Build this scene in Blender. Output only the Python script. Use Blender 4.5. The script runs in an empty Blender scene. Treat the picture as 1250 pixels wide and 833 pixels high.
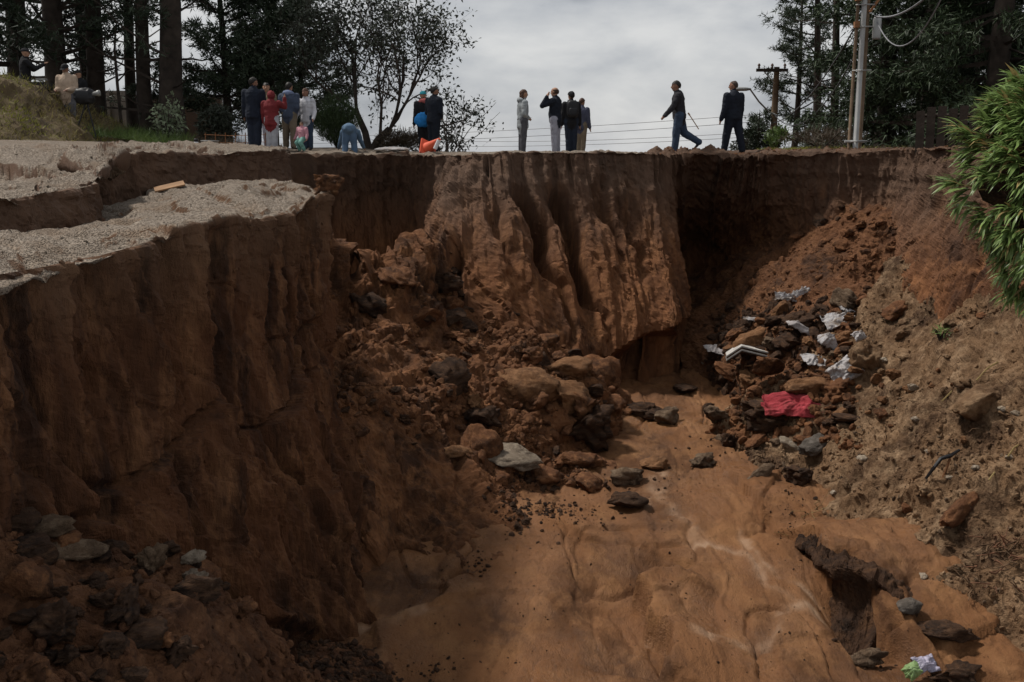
import bpy, math, random
import numpy as np
from mathutils import Vector, Matrix
random.seed(7)
rng = np.random.default_rng(7)
scene = bpy.context.scene
col = scene.collection
R_ = math.radians

# ------------------------------------------------------------------ camera
F = 1300.0                                   # focal length in photo pixels (1250 wide)
CAMZ = 6.0
PITCH = math.atan((416.5 - 188.0) / F)
cam_d = bpy.data.cameras.new('camera'); cam = bpy.data.objects.new('camera', cam_d); col.objects.link(cam)
cam.location = (0, 0, CAMZ); cam.rotation_euler = (math.pi / 2 - PITCH, 0, 0)
cam_d.sensor_width = 36; cam_d.lens = F / 1250 * 36; cam_d.clip_end = 8000; cam_d.clip_start = 0.1
scene.camera = cam

# ------------------------------------------------------------------ sky and sun
SUN_EL, SUN_AZ = 58.0, -66.0                 # azimuth from +Y, negative = to the left
w = bpy.data.worlds.new('World'); scene.world = w; w.use_nodes = True
nt = w.node_tree; nt.nodes.clear()
out = nt.nodes.new('ShaderNodeOutputWorld'); bg = nt.nodes.new('ShaderNodeBackground')
sky = nt.nodes.new('ShaderNodeTexSky'); sky.sky_type = 'NISHITA'; sky.sun_disc = False
sky.sun_elevation = R_(SUN_EL); sky.sun_rotation = R_(SUN_AZ)
tc = nt.nodes.new('ShaderNodeTexCoord')
def cloud_noise(scale, detail, zs, rough, off):
    m = nt.nodes.new('ShaderNodeMapping'); m.inputs['Scale'].default_value = (1, 1, zs); m.inputs['Location'].default_value = off
    n = nt.nodes.new('ShaderNodeTexNoise'); n.inputs['Scale'].default_value = scale; n.inputs['Detail'].default_value = detail
    n.inputs['Roughness'].default_value = rough; n.inputs['Distortion'].default_value = 0.25
    nt.links.new(tc.outputs['Generated'], m.inputs[0]); nt.links.new(m.outputs[0], n.inputs['Vector'])
    return n.outputs['Fac']
c1 = cloud_noise(3.2, 7, 2.6, 0.52, (0.35, 0.2, 0.1))
c2 = cloud_noise(9.0, 6, 2.2, 0.55, (3.1, 1.7, 2.3))
mx = nt.nodes.new('ShaderNodeMix'); mx.data_type = 'FLOAT'; mx.inputs[0].default_value = 0.3
nt.links.new(c1, mx.inputs[2]); nt.links.new(c2, mx.inputs[3])
rp = nt.nodes.new('ShaderNodeValToRGB')
e = rp.color_ramp.elements
e[0].position = 0.40; e[0].color = (2.7, 2.9, 3.25, 1)
e[1].position = 0.60; e[1].color = (7.0, 7.0, 6.95, 1)
k = rp.color_ramp.elements.new(0.48); k.color = (4.9, 5.05, 5.3, 1)
nt.links.new(mx.outputs[0], rp.inputs[0])
cm = nt.nodes.new('ShaderNodeMix'); cm.data_type = 'RGBA'; cm.inputs[0].default_value = 0.93   # thick cloud over the blue
nt.links.new(sky.outputs[0], cm.inputs[6]); nt.links.new(rp.outputs[0], cm.inputs[7])
nt.links.new(cm.outputs[2], bg.inputs['Color']); bg.inputs['Strength'].default_value = 0.1
nt.links.new(bg.outputs[0], out.inputs[0])

sl = bpy.data.lights.new('sun', 'SUN'); so = bpy.data.objects.new('sun', sl); col.objects.link(so)
sl.energy = 3.6; sl.angle = R_(7); sl.color = (1.0, 0.95, 0.88)
sd = Vector((math.sin(R_(SUN_AZ)) * math.cos(R_(SUN_EL)), math.cos(R_(SUN_AZ)) * math.cos(R_(SUN_EL)), math.sin(R_(SUN_EL))))
so.rotation_euler = sd.to_track_quat('Z', 'Y').to_euler(); so.location = (-20, 40, 40)
vs = scene.view_settings
vs.view_transform = 'Standard'; vs.look = 'None'; vs.exposure = 0.0; vs.gamma = 1.0; vs.use_curve_mapping = False
scene.render.engine = 'CYCLES'; scene.cycles.use_denoising = True; scene.cycles.use_adaptive_sampling = True; scene.cycles.adaptive_threshold = 0.015
scene.cycles.max_bounces = 4; scene.cycles.diffuse_bounces = 2; scene.cycles.glossy_bounces = 2; scene.cycles.transparent_max_bounces = 4
scene.cycles.caustics_reflective = False; scene.cycles.caustics_refractive = False

# ------------------------------------------------------------------ helpers
CA, SA = math.cos(PITCH), math.sin(PITCH)
def P(px, py, d):
    x = (px - 625.0) / F; u = (416.5 - py) / F
    dy = CA + u * SA; dz = -SA + u * CA
    k = d / dy
    return np.array([x * k, d, CAMZ + dz * k])
def hash3(ix, iy, iz, seed):
    h = (ix.astype(np.uint32) * np.uint32(374761393)) ^ (iy.astype(np.uint32) * np.uint32(668265263)) ^ (iz.astype(np.uint32) * np.uint32(2147483647 - 58)) ^ np.uint32((seed * 362437) & 0xffffffff)
    h = (h ^ (h >> np.uint32(13))) * np.uint32(1274126177)
    h = (h ^ (h >> np.uint32(16))) * np.uint32(2246822519)
    h = h ^ (h >> np.uint32(15))
    return h.astype(np.float64) / 4294967295.0
def vn(p, seed=0):
    p = np.asarray(p, np.float32); i = np.floor(p); f = p - i; f = f * f * f * (f * (f * 6 - 15) + 10)
    i = i.astype(np.int32).astype(np.uint32); one = np.uint32(1)
    hx = i[..., 0] * np.uint32(374761393) ^ np.uint32((seed * 362437) & 0xffffffff); hx = (hx, (i[..., 0] + one) * np.uint32(374761393) ^ np.uint32((seed * 362437) & 0xffffffff))
    hy = (i[..., 1] * np.uint32(668265263), (i[..., 1] + one) * np.uint32(668265263))
    hz = (i[..., 2] * np.uint32(2147483589), (i[..., 2] + one) * np.uint32(2147483589))
    fx, fy, fz = f[..., 0], f[..., 1], f[..., 2]; r = []
    for a in (0, 1):
        ry = []
        for b in (0, 1):
            hxy = hx[a] ^ hy[b]; rz = []
            for c in (0, 1):
                h = hxy ^ hz[c]; h = (h ^ (h >> np.uint32(13))) * np.uint32(1274126177); h = (h ^ (h >> np.uint32(16))) * np.uint32(2246822519); h ^= h >> np.uint32(15)
                rz.append(h.astype(np.float32))
            ry.append(rz[0] + (rz[1] - rz[0]) * fz)
        r.append(ry[0] + (ry[1] - ry[0]) * fy)
    return ((r[0] + (r[1] - r[0]) * fx) * np.float32(2 / 4294967295.0) - 1).astype(float)
def fbm(p, o=4, seed=0, g=0.5):
    a, s, r = 1.0, 1.0, 0
    for k in range(o):
        r = r + a * vn(p * s + 17.3 * k, seed + k); a *= g; s *= 2.03
    return r
def billow(p, o=4, seed=0, g=0.5):            # rounded lumps with creased valleys
    a, s, r = 1.0, 1.0, 0
    for k in range(o):
        r = r + a * (np.abs(vn(p * s + 9.1 * k, seed + k)) * 2 - 0.6); a *= g; s *= 2.07
    return r
def ridged(p, o=4, seed=0, g=0.5):
    return -billow(p, o, seed, g)
def cells(x, y, seed=0):                      # 2D voronoi: (value of nearest cell, distance to border)
    ix, iy = np.floor(x).astype(np.int64), np.floor(y).astype(np.int64)
    z = np.zeros_like(ix)
    d1 = np.full(x.shape, 9.0); d2 = np.full(x.shape, 9.0); val = np.zeros(x.shape)
    for a in (-1, 0, 1):
        for b in (-1, 0, 1):
            cx, cy = ix + a, iy + b
            px = cx + 0.1 + 0.8 * hash3(cx, cy, z, seed); py = cy + 0.1 + 0.8 * hash3(cx, cy, z + 1, seed)
            dd = np.hypot(px - x, py - y); v = hash3(cx, cy, z + 2, seed)
            near = dd < d1
            d2 = np.where(near, d1, np.minimum(d2, dd)); val = np.where(near, v, val); d1 = np.where(near, dd, d1)
    return val * 2 - 1, d2 - d1
def sstep(a, b, x):
    t = np.clip((x - a) / (b - a), 0, 1); return t * t * (3 - 2 * t)
def A3(x, y, z): return np.stack(np.broadcast_arrays(x, y, z), -1).astype(float)

def mesh_np(name, v, faces, smooth=False, attrs=None):
    me = bpy.data.meshes.new(name)
    v = np.ascontiguousarray(v, np.float32).reshape(-1, 3); faces = np.ascontiguousarray(faces, np.int32)
    n = faces.shape[1]
    me.vertices.add(len(v)); me.vertices.foreach_set('co', v.ravel())
    me.loops.add(faces.size); me.loops.foreach_set('vertex_index', faces.ravel())
    me.polygons.add(len(faces)); me.polygons.foreach_set('loop_start', np.arange(0, faces.size, n, dtype=np.int32))
    if attrs:
        for k, a in attrs.items():
            at = me.attributes.new(k, 'FLOAT', 'POINT'); at.data.foreach_set('value', np.ascontiguousarray(a, np.float32).ravel())
    me.update(calc_edges=True)
    me.polygons.foreach_set('use_smooth', np.full(len(faces), smooth, bool))
    return me
def obj(name, me, mat=None, parent=None):
    o = bpy.data.objects.new(name, me); col.objects.link(o)
    if mat is not None and me is not None and not me.materials:
        me.materials.append(mat)
    if parent is not None: o.parent = parent
    return o
def tag(o, label=None, cat=None, group=None, kind=None):
    if label: o['label'] = label
    if cat: o['category'] = cat
    if group: o['group'] = group
    if kind: o['kind'] = kind
    return o
def empty(name, loc, label, cat, group=None, rz=0.0):
    o = bpy.data.objects.new(name, None); col.objects.link(o); o.location = loc; o.rotation_euler[2] = rz
    o.empty_display_size = 0.1
    return tag(o, label, cat, group)

class MB:                                     # collects shapes into one mesh
    def __init__(s): s.v = []; s.f = []; s.n = 0
    def add(s, v, f):
        v = np.asarray(v, float).reshape(-1, 3)
        s.v.append(v); s.f += [tuple(int(i) + s.n for i in q) for q in f]; s.n += len(v); return s
    def box(s, c, size, rz=0.0, M=None):
        x, y, z = [k / 2 for k in size]
        v = np.array([[-x, -y, -z], [x, -y, -z], [x, y, -z], [-x, y, -z], [-x, -y, z], [x, -y, z], [x, y, z], [-x, y, z]])
        if rz: c_, s_ = math.cos(rz), math.sin(rz); v = v @ np.array([[c_, s_, 0], [-s_, c_, 0], [0, 0, 1]])
        if M is not None: v = v @ np.array(M).T
        return s.add(v + np.array(c), [(3, 2, 1, 0), (4, 5, 6, 7), (0, 1, 5, 4), (1, 2, 6, 5), (2, 3, 7, 6), (3, 0, 4, 7)])
    def tube(s, pts, radii, n=6, cap=True):
        pts = np.asarray(pts, float); m = len(pts)
        if np.isscalar(radii): radii = [radii] * m
        T = np.gradient(pts, axis=0); T /= np.linalg.norm(T, axis=1)[:, None] + 1e-9
        ref = np.array([0, 0, 1.0]) if abs(T[0][2]) < 0.8 else np.array([1.0, 0, 0])
        vs_ = []
        for i in range(m):
            a = np.cross(T[i], ref); a /= np.linalg.norm(a) + 1e-9; b = np.cross(T[i], a)
            t = np.arange(n) * 2 * math.pi / n
            vs_.append(pts[i] + radii[i] * (np.cos(t)[:, None] * a + np.sin(t)[:, None] * b))
        f = []
        for i in range(m - 1):
            for j in range(n):
                f.append((i * n + j, i * n + (j + 1) % n, (i + 1) * n + (j + 1) % n, (i + 1) * n + j))
        if cap: f.append(tuple(range(n))); f.append(tuple((m - 1) * n + j for j in range(n))[::-1])
        return s.add(np.concatenate(vs_), f)
    def lathe(s, c, prof, n=16):
        t = np.arange(n) * 2 * math.pi / n
        v = np.concatenate([np.stack([r * np.cos(t), r * np.sin(t), np.full(n, z)], 1) for r, z in prof]) + np.array(c)
        f = [(i * n + j, i * n + (j + 1) % n, (i + 1) * n + (j + 1) % n, (i + 1) * n + j) for i in range(len(prof) - 1) for j in range(n)]
        f.append(tuple(range(n))[::-1]); f.append(tuple((len(prof) - 1) * n + j for j in range(n)))
        return s.add(v, f)
    def mesh(s, name, smooth=False):
        me = bpy.data.meshes.new(name)
        me.from_pydata(np.concatenate(s.v).tolist(), [], s.f); me.update()
        if smooth: me.polygons.foreach_set('use_smooth', np.ones(len(me.polygons), bool))
        return me
    def build(s, name, mat, parent=None, smooth=False):
        return obj(name, s.mesh(name, smooth), mat, parent)

# ------------------------------------------------------------------ materials
def new_mat(name):
    m = bpy.data.materials.new(name); m.use_nodes = True
    return m, m.node_tree, m.node_tree.nodes['Principled BSDF']
def plain(name, c, rough=0.8, metal=0.0, var=0.25, scale=6.0, bump=0.0, bscale=40.0, spec=0.3):
    """One colour broken up by noise."""
    m, t, b = new_mat(name)
    tcn = t.nodes.new('ShaderNodeTexCoord')
    n = t.nodes.new('ShaderNodeTexNoise'); n.inputs['Scale'].default_value = scale; n.inputs['Detail'].default_value = 5
    t.links.new(tcn.outputs['Object'], n.inputs['Vector'])
    r = t.nodes.new('ShaderNodeValToRGB')
    r.color_ramp.elements[0].position = 0.3; r.color_ramp.elements[1].position = 0.7
    r.color_ramp.elements[0].color = [k * (1 - var) for k in c] + [1]; r.color_ramp.elements[1].color = [min(1, k * (1 + var)) for k in c] + [1]
    t.links.new(n.outputs['Fac'], r.inputs[0]); t.links.new(r.outputs[0], b.inputs['Base Color'])
    b.inputs['Roughness'].default_value = rough; b.inputs['Metallic'].default_value = metal; b.inputs['Specular IOR Level'].default_value = spec
    if bump:
        n2 = t.nodes.new('ShaderNodeTexNoise'); n2.inputs['Scale'].default_value = bscale; n2.inputs['Detail'].default_value = 4
        t.links.new(tcn.outputs['Object'], n2.inputs['Vector'])
        bp = t.nodes.new('ShaderNodeBump'); bp.inputs['Strength'].default_value = bump; bp.inputs['Distance'].default_value = 0.02
        t.links.new(n2.outputs['Fac'], bp.inputs['Height']); t.links.new(bp.outputs[0], b.inputs['Normal'])
    return m
def soil(name, dark, mid, light, stretch=(1, 1, 1), scale=0.9, bump=0.6, bscale=14.0, rough=0.92, top=None, fleck=None, wet=0.0, upper=None, pale=None):
    """Earth: three tones in broad patches, streaks, fine grain relief; attribute 'top' blends to the gravel of the road, 'pale' to dried streaks."""
    m, t, b = new_mat(name); L = t.links.new
    tcn = t.nodes.new('ShaderNodeNewGeometry')
    mp = t.nodes.new('ShaderNodeMapping'); mp.inputs['Scale'].default_value = stretch; L(tcn.outputs['Position'], mp.inputs[0])
    def noise(s, d, src, r=0.6, dist=0.0):
        n = t.nodes.new('ShaderNodeTexNoise'); n.inputs['Scale'].default_value = s; n.inputs['Detail'].default_value = d
        n.inputs['Roughness'].default_value = r; n.inputs['Distortion'].default_value = dist; L(src, n.inputs['Vector']); return n.outputs['Fac']
    def mixc(f, a, bb):
        x = t.nodes.new('ShaderNodeMix'); x.data_type = 'RGBA'
        if isinstance(f, float): x.inputs[0].default_value = f
        else: L(f, x.inputs[0])
        for q, k in ((a, 6), (bb, 7)):
            if isinstance(q, tuple): x.inputs[k].default_value = q + (1,)
            else: L(q, x.inputs[k])
        return x.outputs[2]
    def ramp(f, p0, p1, lo=0.0, hi=1.0):
        x = t.nodes.new('ShaderNodeMapRange'); x.inputs[1].default_value = p0; x.inputs[2].default_value = p1; x.inputs[3].default_value = lo; x.inputs[4].default_value = hi
        x.clamp = True; L(f, x.inputs[0]); return x.outputs[0]
    pos = mp.outputs[0]
    a = noise(scale, 4, pos, 0.65, 0.3)
    c = mixc(ramp(a, 0.35, 0.55), dark, mid)
    c = mixc(ramp(noise(scale * 3.1, 4, pos, 0.7), 0.48, 0.72), c, light)
    c = mixc(ramp(noise(scale * 17, 2, pos, 0.7), 0.55, 0.8, 0, 0.6), c, dark)
    if upper:                                   # duller topsoil near the rim
        sx = t.nodes.new('ShaderNodeSeparateXYZ'); L(tcn.outputs['Position'], sx.inputs[0])
        ad = t.nodes.new('ShaderNodeMath'); ad.operation = 'MULTIPLY_ADD'; L(a, ad.inputs[0]); ad.inputs[1].default_value = 2.4; L(sx.outputs['Z'], ad.inputs[2])
        c = mixc(ramp(ad.outputs[0], upper[1], upper[2], 0, 0.85), c, upper[0])
    if pale:
        at = t.nodes.new('ShaderNodeAttribute'); at.attribute_name = 'pale'
        c = mixc(ramp(at.outputs['Fac'], 0.0, 1.0), c, pale)
    if fleck:
        v = t.nodes.new('ShaderNodeTexVoronoi'); v.inputs['Scale'].default_value = fleck[1]; L(tcn.outputs['Position'], v.inputs['Vector'])
        sel = ramp(v.outputs['Distance'], 0.16, 0.10)
        hs = t.nodes.new('ShaderNodeSeparateColor'); L(v.outputs['Color'], hs.inputs[0])
        g = t.nodes.new('ShaderNodeMath'); g.operation = 'MULTIPLY'; L(sel, g.inputs[0]); L(ramp(hs.outputs[0], 0.55, 0.6), g.inputs[1])
        c = mixc(g.outputs[0], c, fleck[0])
    h = noise(bscale, 5, pos, 0.75)
    g2 = noise(48, 2, tcn.outputs['Position'], 0.8)
    sm_ = t.nodes.new('ShaderNodeMath'); sm_.operation = 'MULTIPLY_ADD'; L(g2, sm_.inputs[0]); sm_.inputs[1].default_value = 0.3; L(h, sm_.inputs[2]); h = sm_.outputs[0]
    hgt = h
    if top:
        at = t.nodes.new('ShaderNodeAttribute'); at.attribute_name = 'top'
        gpos = tcn.outputs['Position']
        v = t.nodes.new('ShaderNodeTexVoronoi'); v.inputs['Scale'].default_value = 55; L(gpos, v.inputs['Vector'])
        hs = t.nodes.new('ShaderNodeSeparateColor'); L(v.outputs['Color'], hs.inputs[0])
        gc = mixc(ramp(hs.outputs[0], 0.0, 1.0), top[0], top[1])
        gc = mixc(ramp(noise(1.3, 3, gpos), 0.5, 0.7, 0, 0.75), gc, top[2])
        c = mixc(ramp(at.outputs['Fac'], 0.25, 0.75), c, gc)
        mh = t.nodes.new('ShaderNodeMix'); mh.data_type = 'FLOAT'; L(at.outputs['Fac'], mh.inputs[0]); L(h, mh.inputs[2]); L(ramp(v.outputs['Distance'], 0.0, 0.6, 0.8, 0.3), mh.inputs[3]); hgt = mh.outputs[0]
    L(c, b.inputs['Base Color'])
    bp = t.nodes.new('ShaderNodeBump'); bp.inputs['Strength'].default_value = bump; bp.inputs['Distance'].default_value = 0.05
    L(hgt, bp.inputs['Height']); L(bp.outputs[0], b.inputs['Normal'])
    b.inputs['Specular IOR Level'].default_value = 0.25
    if wet:
        L(ramp(noise(0.7, 5, tcn.outputs['Position'], 0.6, 0.5), 0.45, 0.62, rough, wet), b.inputs['Roughness']); b.inputs['Specular IOR Level'].default_value = 0.28
    else: b.inputs['Roughness'].default_value = rough
    return m
M = {}
TOP = ((0.15, 0.115, 0.085), (0.30, 0.25, 0.20), (0.19, 0.135, 0.092))
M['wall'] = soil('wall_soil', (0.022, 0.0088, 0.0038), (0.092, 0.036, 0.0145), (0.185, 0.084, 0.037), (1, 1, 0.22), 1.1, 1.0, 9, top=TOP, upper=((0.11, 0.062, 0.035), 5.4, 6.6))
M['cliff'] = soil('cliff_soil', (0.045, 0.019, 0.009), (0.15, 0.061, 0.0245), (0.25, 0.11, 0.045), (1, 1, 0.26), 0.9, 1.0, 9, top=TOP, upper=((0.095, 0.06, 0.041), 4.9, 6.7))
M['heap'] = soil('heap_soil', (0.045, 0.020, 0.0095), (0.14, 0.058, 0.0235), (0.25, 0.112, 0.047), (1, 1, 0.7), 1.1, 1.0, 10)
M['mound'] = soil('mound_soil', (0.03, 0.0125, 0.006), (0.10, 0.042, 0.0185), (0.18, 0.086, 0.041), (1, 1, 0.8), 1.3, 1.0, 10)
M['talus'] = soil('talus_soil', (0.045, 0.02, 0.0098), (0.13, 0.055, 0.0235), (0.19, 0.087, 0.038), (1, 1, 1), 1.0, 1.0, 9)
M['bank'] = soil('bank_soil', (0.07, 0.037, 0.019), (0.20, 0.116, 0.06), (0.35, 0.23, 0.134), (1, 1, 1), 0.9, 1.0, 12)
M['mud'] = soil('mud', (0.075, 0.031, 0.011), (0.185, 0.081, 0.031), (0.25, 0.12, 0.049), (1, 0.55, 1), 0.6, 0.85, 20, rough=0.9, wet=0.3, pale=(0.33, 0.205, 0.125))
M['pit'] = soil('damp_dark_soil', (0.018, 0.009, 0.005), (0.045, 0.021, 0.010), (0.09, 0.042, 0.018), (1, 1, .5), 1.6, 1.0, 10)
M['turf'] = soil('turf_soil', (0.05, 0.036, 0.02), (0.10, 0.07, 0.036), (0.13, 0.11, 0.045), (1, 1, 1), 1.2, 0.8, 9)

# ------------------------------------------------------------------ lofted earth surfaces
def weights(n_ctrl, samples, tension):
    W = np.zeros((len(samples), n_ctrl))
    for r, t in enumerate(samples):
        i = min(int(t), n_ctrl - 2); f = t - i
        h00 = 2 * f**3 - 3 * f**2 + 1; h10 = f**3 - 2 * f**2 + f; h01 = -2 * f**3 + 3 * f**2; h11 = f**3 - f**2
        W[r, i] += h00; W[r, i + 1] += h01
        for j, hh in ((i, h10), (i + 1, h11)):
            a, b = max(j - 1, 0), min(j + 1, n_ctrl - 1); k = (1 - tension) * (0.5 if b - a == 2 else 1.0)
            W[r, b] += hh * k; W[r, a] -= hh * k
    return W
def sampling(lens, step, cap=None):
    s = []
    for i, l in enumerate(lens):
        st = step[i] if isinstance(step, (list, tuple)) else step
        n = max(2, int(round(l / st)))
        s += [i + k / n for k in range(n)]
    return s + [float(len(lens))]
class Patch: pass
def patch(name, ctrl, ustep, vstep, disp, mat, tu=0.0, tv=0.35, attrs=None, kind='structure', flip=False, grit=0.012, smooth=False, smooth_rows=None):
    """ctrl[row][column] of points; rows run down the slope, columns along it."""
    C = np.array(ctrl, float); nr, nc = C.shape[:2]
    ul = np.linalg.norm(np.diff(C, axis=1), axis=2).mean(0); vl = np.linalg.norm(np.diff(C, axis=0), axis=2).mean(1)
    us, vs_ = sampling(ul, ustep), sampling(vl, vstep)
    Wu, Wv = weights(nc, us, tu), weights(nr, vs_, tv)
    G = np.einsum('vr,rck,uc->vuk', Wv, C, Wu)
    p = Patch(); p.U = np.broadcast_to(np.interp(us, np.arange(nc), np.concatenate([[0], np.cumsum(ul)])), G.shape[:2])
    p.V = np.broadcast_to(np.interp(vs_, np.arange(nr), np.concatenate([[0], np.cumsum(vl)]))[:, None], G.shape[:2])
    p.r = np.broadcast_to(np.array(vs_)[:, None], G.shape[:2]); p.c = np.broadcast_to(np.array(us), G.shape[:2])
    du = np.gradient(G, axis=1); dv = np.gradient(G, axis=0)
    N = np.cross(dv, du); N /= np.linalg.norm(N, axis=2)[..., None] + 1e-9
    if flip: N = -N
    p.G, p.N = G, N
    d = disp(p)
    if grit: d = d + (1 if smooth_rows is None else sstep(smooth_rows - .3, smooth_rows, p.r)) * (grit * (np.random.default_rng(len(name)).random(d.shape) - .5) if d.ndim == 2 else 0)
    Q = G + (N * d[..., None] if d.ndim == 2 else d)
    p.Q = Q
    nv, nu = Q.shape[:2]
    idx = np.arange(nv * nu).reshape(nv, nu)
    f = np.stack([idx[:-1, :-1], idx[1:, :-1], idx[1:, 1:], idx[:-1, 1:]], -1).reshape(-1, 4)
    if flip: f = f[:, ::-1]
    me = mesh_np(name, Q, f, smooth, attrs(p) if attrs else None)
    if smooth_rows is not None: me.polygons.foreach_set('use_smooth', (p.r[:-1, :-1] < smooth_rows).ravel())
    p.o = tag(obj(name, me, mat), kind=kind)
    du = np.gradient(Q, axis=1); dv = np.gradient(Q, axis=0)
    n = np.cross(dv, du); n /= np.linalg.norm(n, axis=2)[..., None] + 1e-9; p.n = -n if flip else n
    return p

# ------------------------------------------------------------------ the plateau level
def Gz(x, y):
    x = np.asarray(x, float); y = np.asarray(y, float)
    right = 6.05 + 0.10 * sstep(4, 9, x) - 0.10 * sstep(-2, 2, x) * sstep(6, 3, x) * 0.3
    left = 5.3 + 0.075 * (y - 9); left = np.minimum(left, 5.98 + 0.018 * (y - 18)); left = np.clip(left, 5.0, 6.22)
    left = left + 0.42 * sstep(-7.5, -13, x) * sstep(18, 28, y)
    k = sstep(-6.0, -2.5, x)
    z = left * (1 - k) + right * k
    return z - 0.012 * np.clip(y - 34, 0, None)

# ------------------------------------------------------------------ left promontory: broken road top and tall wall
rimA = [(-5.3, 2.2, 4.8), (-4.5, 5, 4.98), (-3.9, 8, 5.12), (-3.72, 9.4, 5.12), (-3.52, 10.8, 5.17), (-3.30, 12.3, 5.2), (-3.02, 14.2, 5.22), (-2.82, 15.1, 5.38), (-2.84, 15.9, 5.42), (-3.1, 16.8, 5.42), (-3.5, 17.7, 5.42), (-4.4, 18.7, 5.4), (-6.2, 19.8, 5.4)]
footA = [(-3.4, 2.2, -.45), (-2.95, 5, -.3), (-2.6, 8, -.2), (-2.45, 9.4, -.2), (-2.3, 10.8, -.2), (-2.08, 12.0, -.2), (-1.85, 13.0, -.2), (-1.85, 14.0, 0), (-2.05, 15.0, .3), (-2.5, 16.2, .6), (-3.1, 17.1, 1.0), (-4.1, 18.0, 1.2), (-6.2, 19.0, 1.3)]
inA = [(-1, 0, 0)] * 7 + [(-1, .0, 0), (-1, -.15, 0), (-1, -.35, 0), (-.8, -.6, 0), (-.3, -1, 0), (0, -1, 0)]
hs = [0.0, 0.022, 0.12, 0.28, 0.45, 0.62, 0.8, 1.0]
rows = []
for s in (5.2, 3.2, 1.6, 0.6, 0.1):
    q = []
    for r, i in zip(rimA, inA):
        i = np.array(i, float) / np.linalg.norm(i); s2 = s if i[1] > -0.3 else s * 0.75
        z = 0.0
        pt = np.array(r) + i * s2
        pt[2] = r[2] - 0.02 * s - 0.16 * float(sstep(1.2, 3.2, s2))
        q.append(pt)
    rows.append(q)
for h in hs:
    o = 0.02 * min(1, h * 30) + 0.98 * h ** 2.1
    rows.append([np.array(r) * np.array([1 - o, 1 - o, 1 - h]) + np.array(f) * np.array([o, o, h]) for r, f in zip(rimA, footA)])
def dispA(p):
    z = p.G[..., 2]; U, V = p.U, p.V
    wall = sstep(4.6, 5.6, p.r)
    low = sstep(5.5, 9, p.r)
    w1 = 0.25 * fbm(A3(U * 0.8, V * 0.5, 0), 3, 5)
    fl = ridged(A3(U * 1.15 + V * 0.12 + w1, V * 0.16, 3.0), 3, 11)            # vertical flutes
    cv, cd = cells(U * 0.62 - V * 0.34 + w1, V * 0.3 + 0.25 * U + w1, 3)         # spalled plates
    cv2, cd2 = cells(U * 1.5 - V * 0.8 + w1 * 2, V * 0.55 + 0.3 * U, 9)
    crack = -0.20 * np.exp(-(cd / 0.035) ** 2) - 0.06 * np.exp(-(cd2 / 0.04) ** 2)
    d = wall * (0.20 * fl + 0.15 * cv * sstep(0, .08, cd) * low + 0.07 * cv2 * sstep(0, .1, cd2) * low + crack * low)
    d += wall * (0.06 * ridged(A3(U * 2.6 - V * 1.0, V * 0.55, 1), 4, 21, .6) + 0.03 * fbm(A3(U * 9 - V * 3, V * 2.2, 2), 4, 31, .65))
    d += wall * (0.02 * vn(A3(U * .35, z * 7, 3), 7) + .015 * vn(A3(U * .8, z * 15, 3), 17)) * sstep(2.5, 4.6, z)
    # a slab that has slid: lip with a smooth face below it
    lip = 2.05 + 0.5 * fbm(A3(U * 0.9, 0 * U, 4), 3, 77) - 0.25 * (p.G[..., 1] - 13.3)
    lipm = sstep(0.0, 0.05, lip - z) * sstep(11.4, 12.6, p.G[..., 1])  * sstep(1.2, .2, lip - z)
    d += wall * 0.15 * lipm
    # broken top: ruts, ledges, gravel
    topm = 1 - wall
    led, ld = cells(p.G[..., 0] * 0.55 + 0.35 * p.G[..., 1], p.G[..., 1] * 0.28, 12)
    n1 = fbm(p.G * np.array([.85, .3, 1]) + 4.2, 3, 52)
    d += topm * sstep(1.0, 2.0, p.r) * .07 * (sstep(-.05, 0, n1 + .04 * fbm(p.G * 4, 2, 53)) + sstep(.22, .26, n1 + .04 * fbm(p.G * 4, 2, 54)) + sstep(-.34, -.3, n1) - 1.5)
    d += topm * (0.06 * led + 0.06 * fbm(p.G * np.array([1.6, .5, 1]), 4, 51) + 0.022 * fbm(p.G * 5, 4, 61, .6) - 0.06 * np.exp(-(ld / 0.06) ** 2))
    d += -0.10 * np.exp(-((p.r - 4.9) / 0.5) ** 2) * np.clip(fbm(A3(U * 1.7, 0 * U, 0), 3, 71), 0, 1)
    return d
def steep(p):                                  # raw soil shows on the little broken faces
    n = np.cross(np.gradient(p.Q, axis=0), np.gradient(p.Q, axis=1)); return np.abs(n[..., 2]) / (np.linalg.norm(n, axis=2) + 1e-9)
def attA(p): return {'top': np.clip(1.15 * (1 - sstep(4.75, 5.35, p.r + 0.25 * fbm(p.G * 5, 3, 8))), 0, 1) * sstep(.55, .78, steep(p))}
pA = patch('cliff', rows, [.12, .07] + [.035] * 7 + [.03] * 2 + [.05, .08, .1], [0.12, 0.09, 0.05, 0.035, 0.03, 0.03, 0.03, 0.03, 0.03, 0.03, 0.035, 0.04], dispA, M['wall'], attrs=attA, smooth_rows=4.9)

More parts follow.
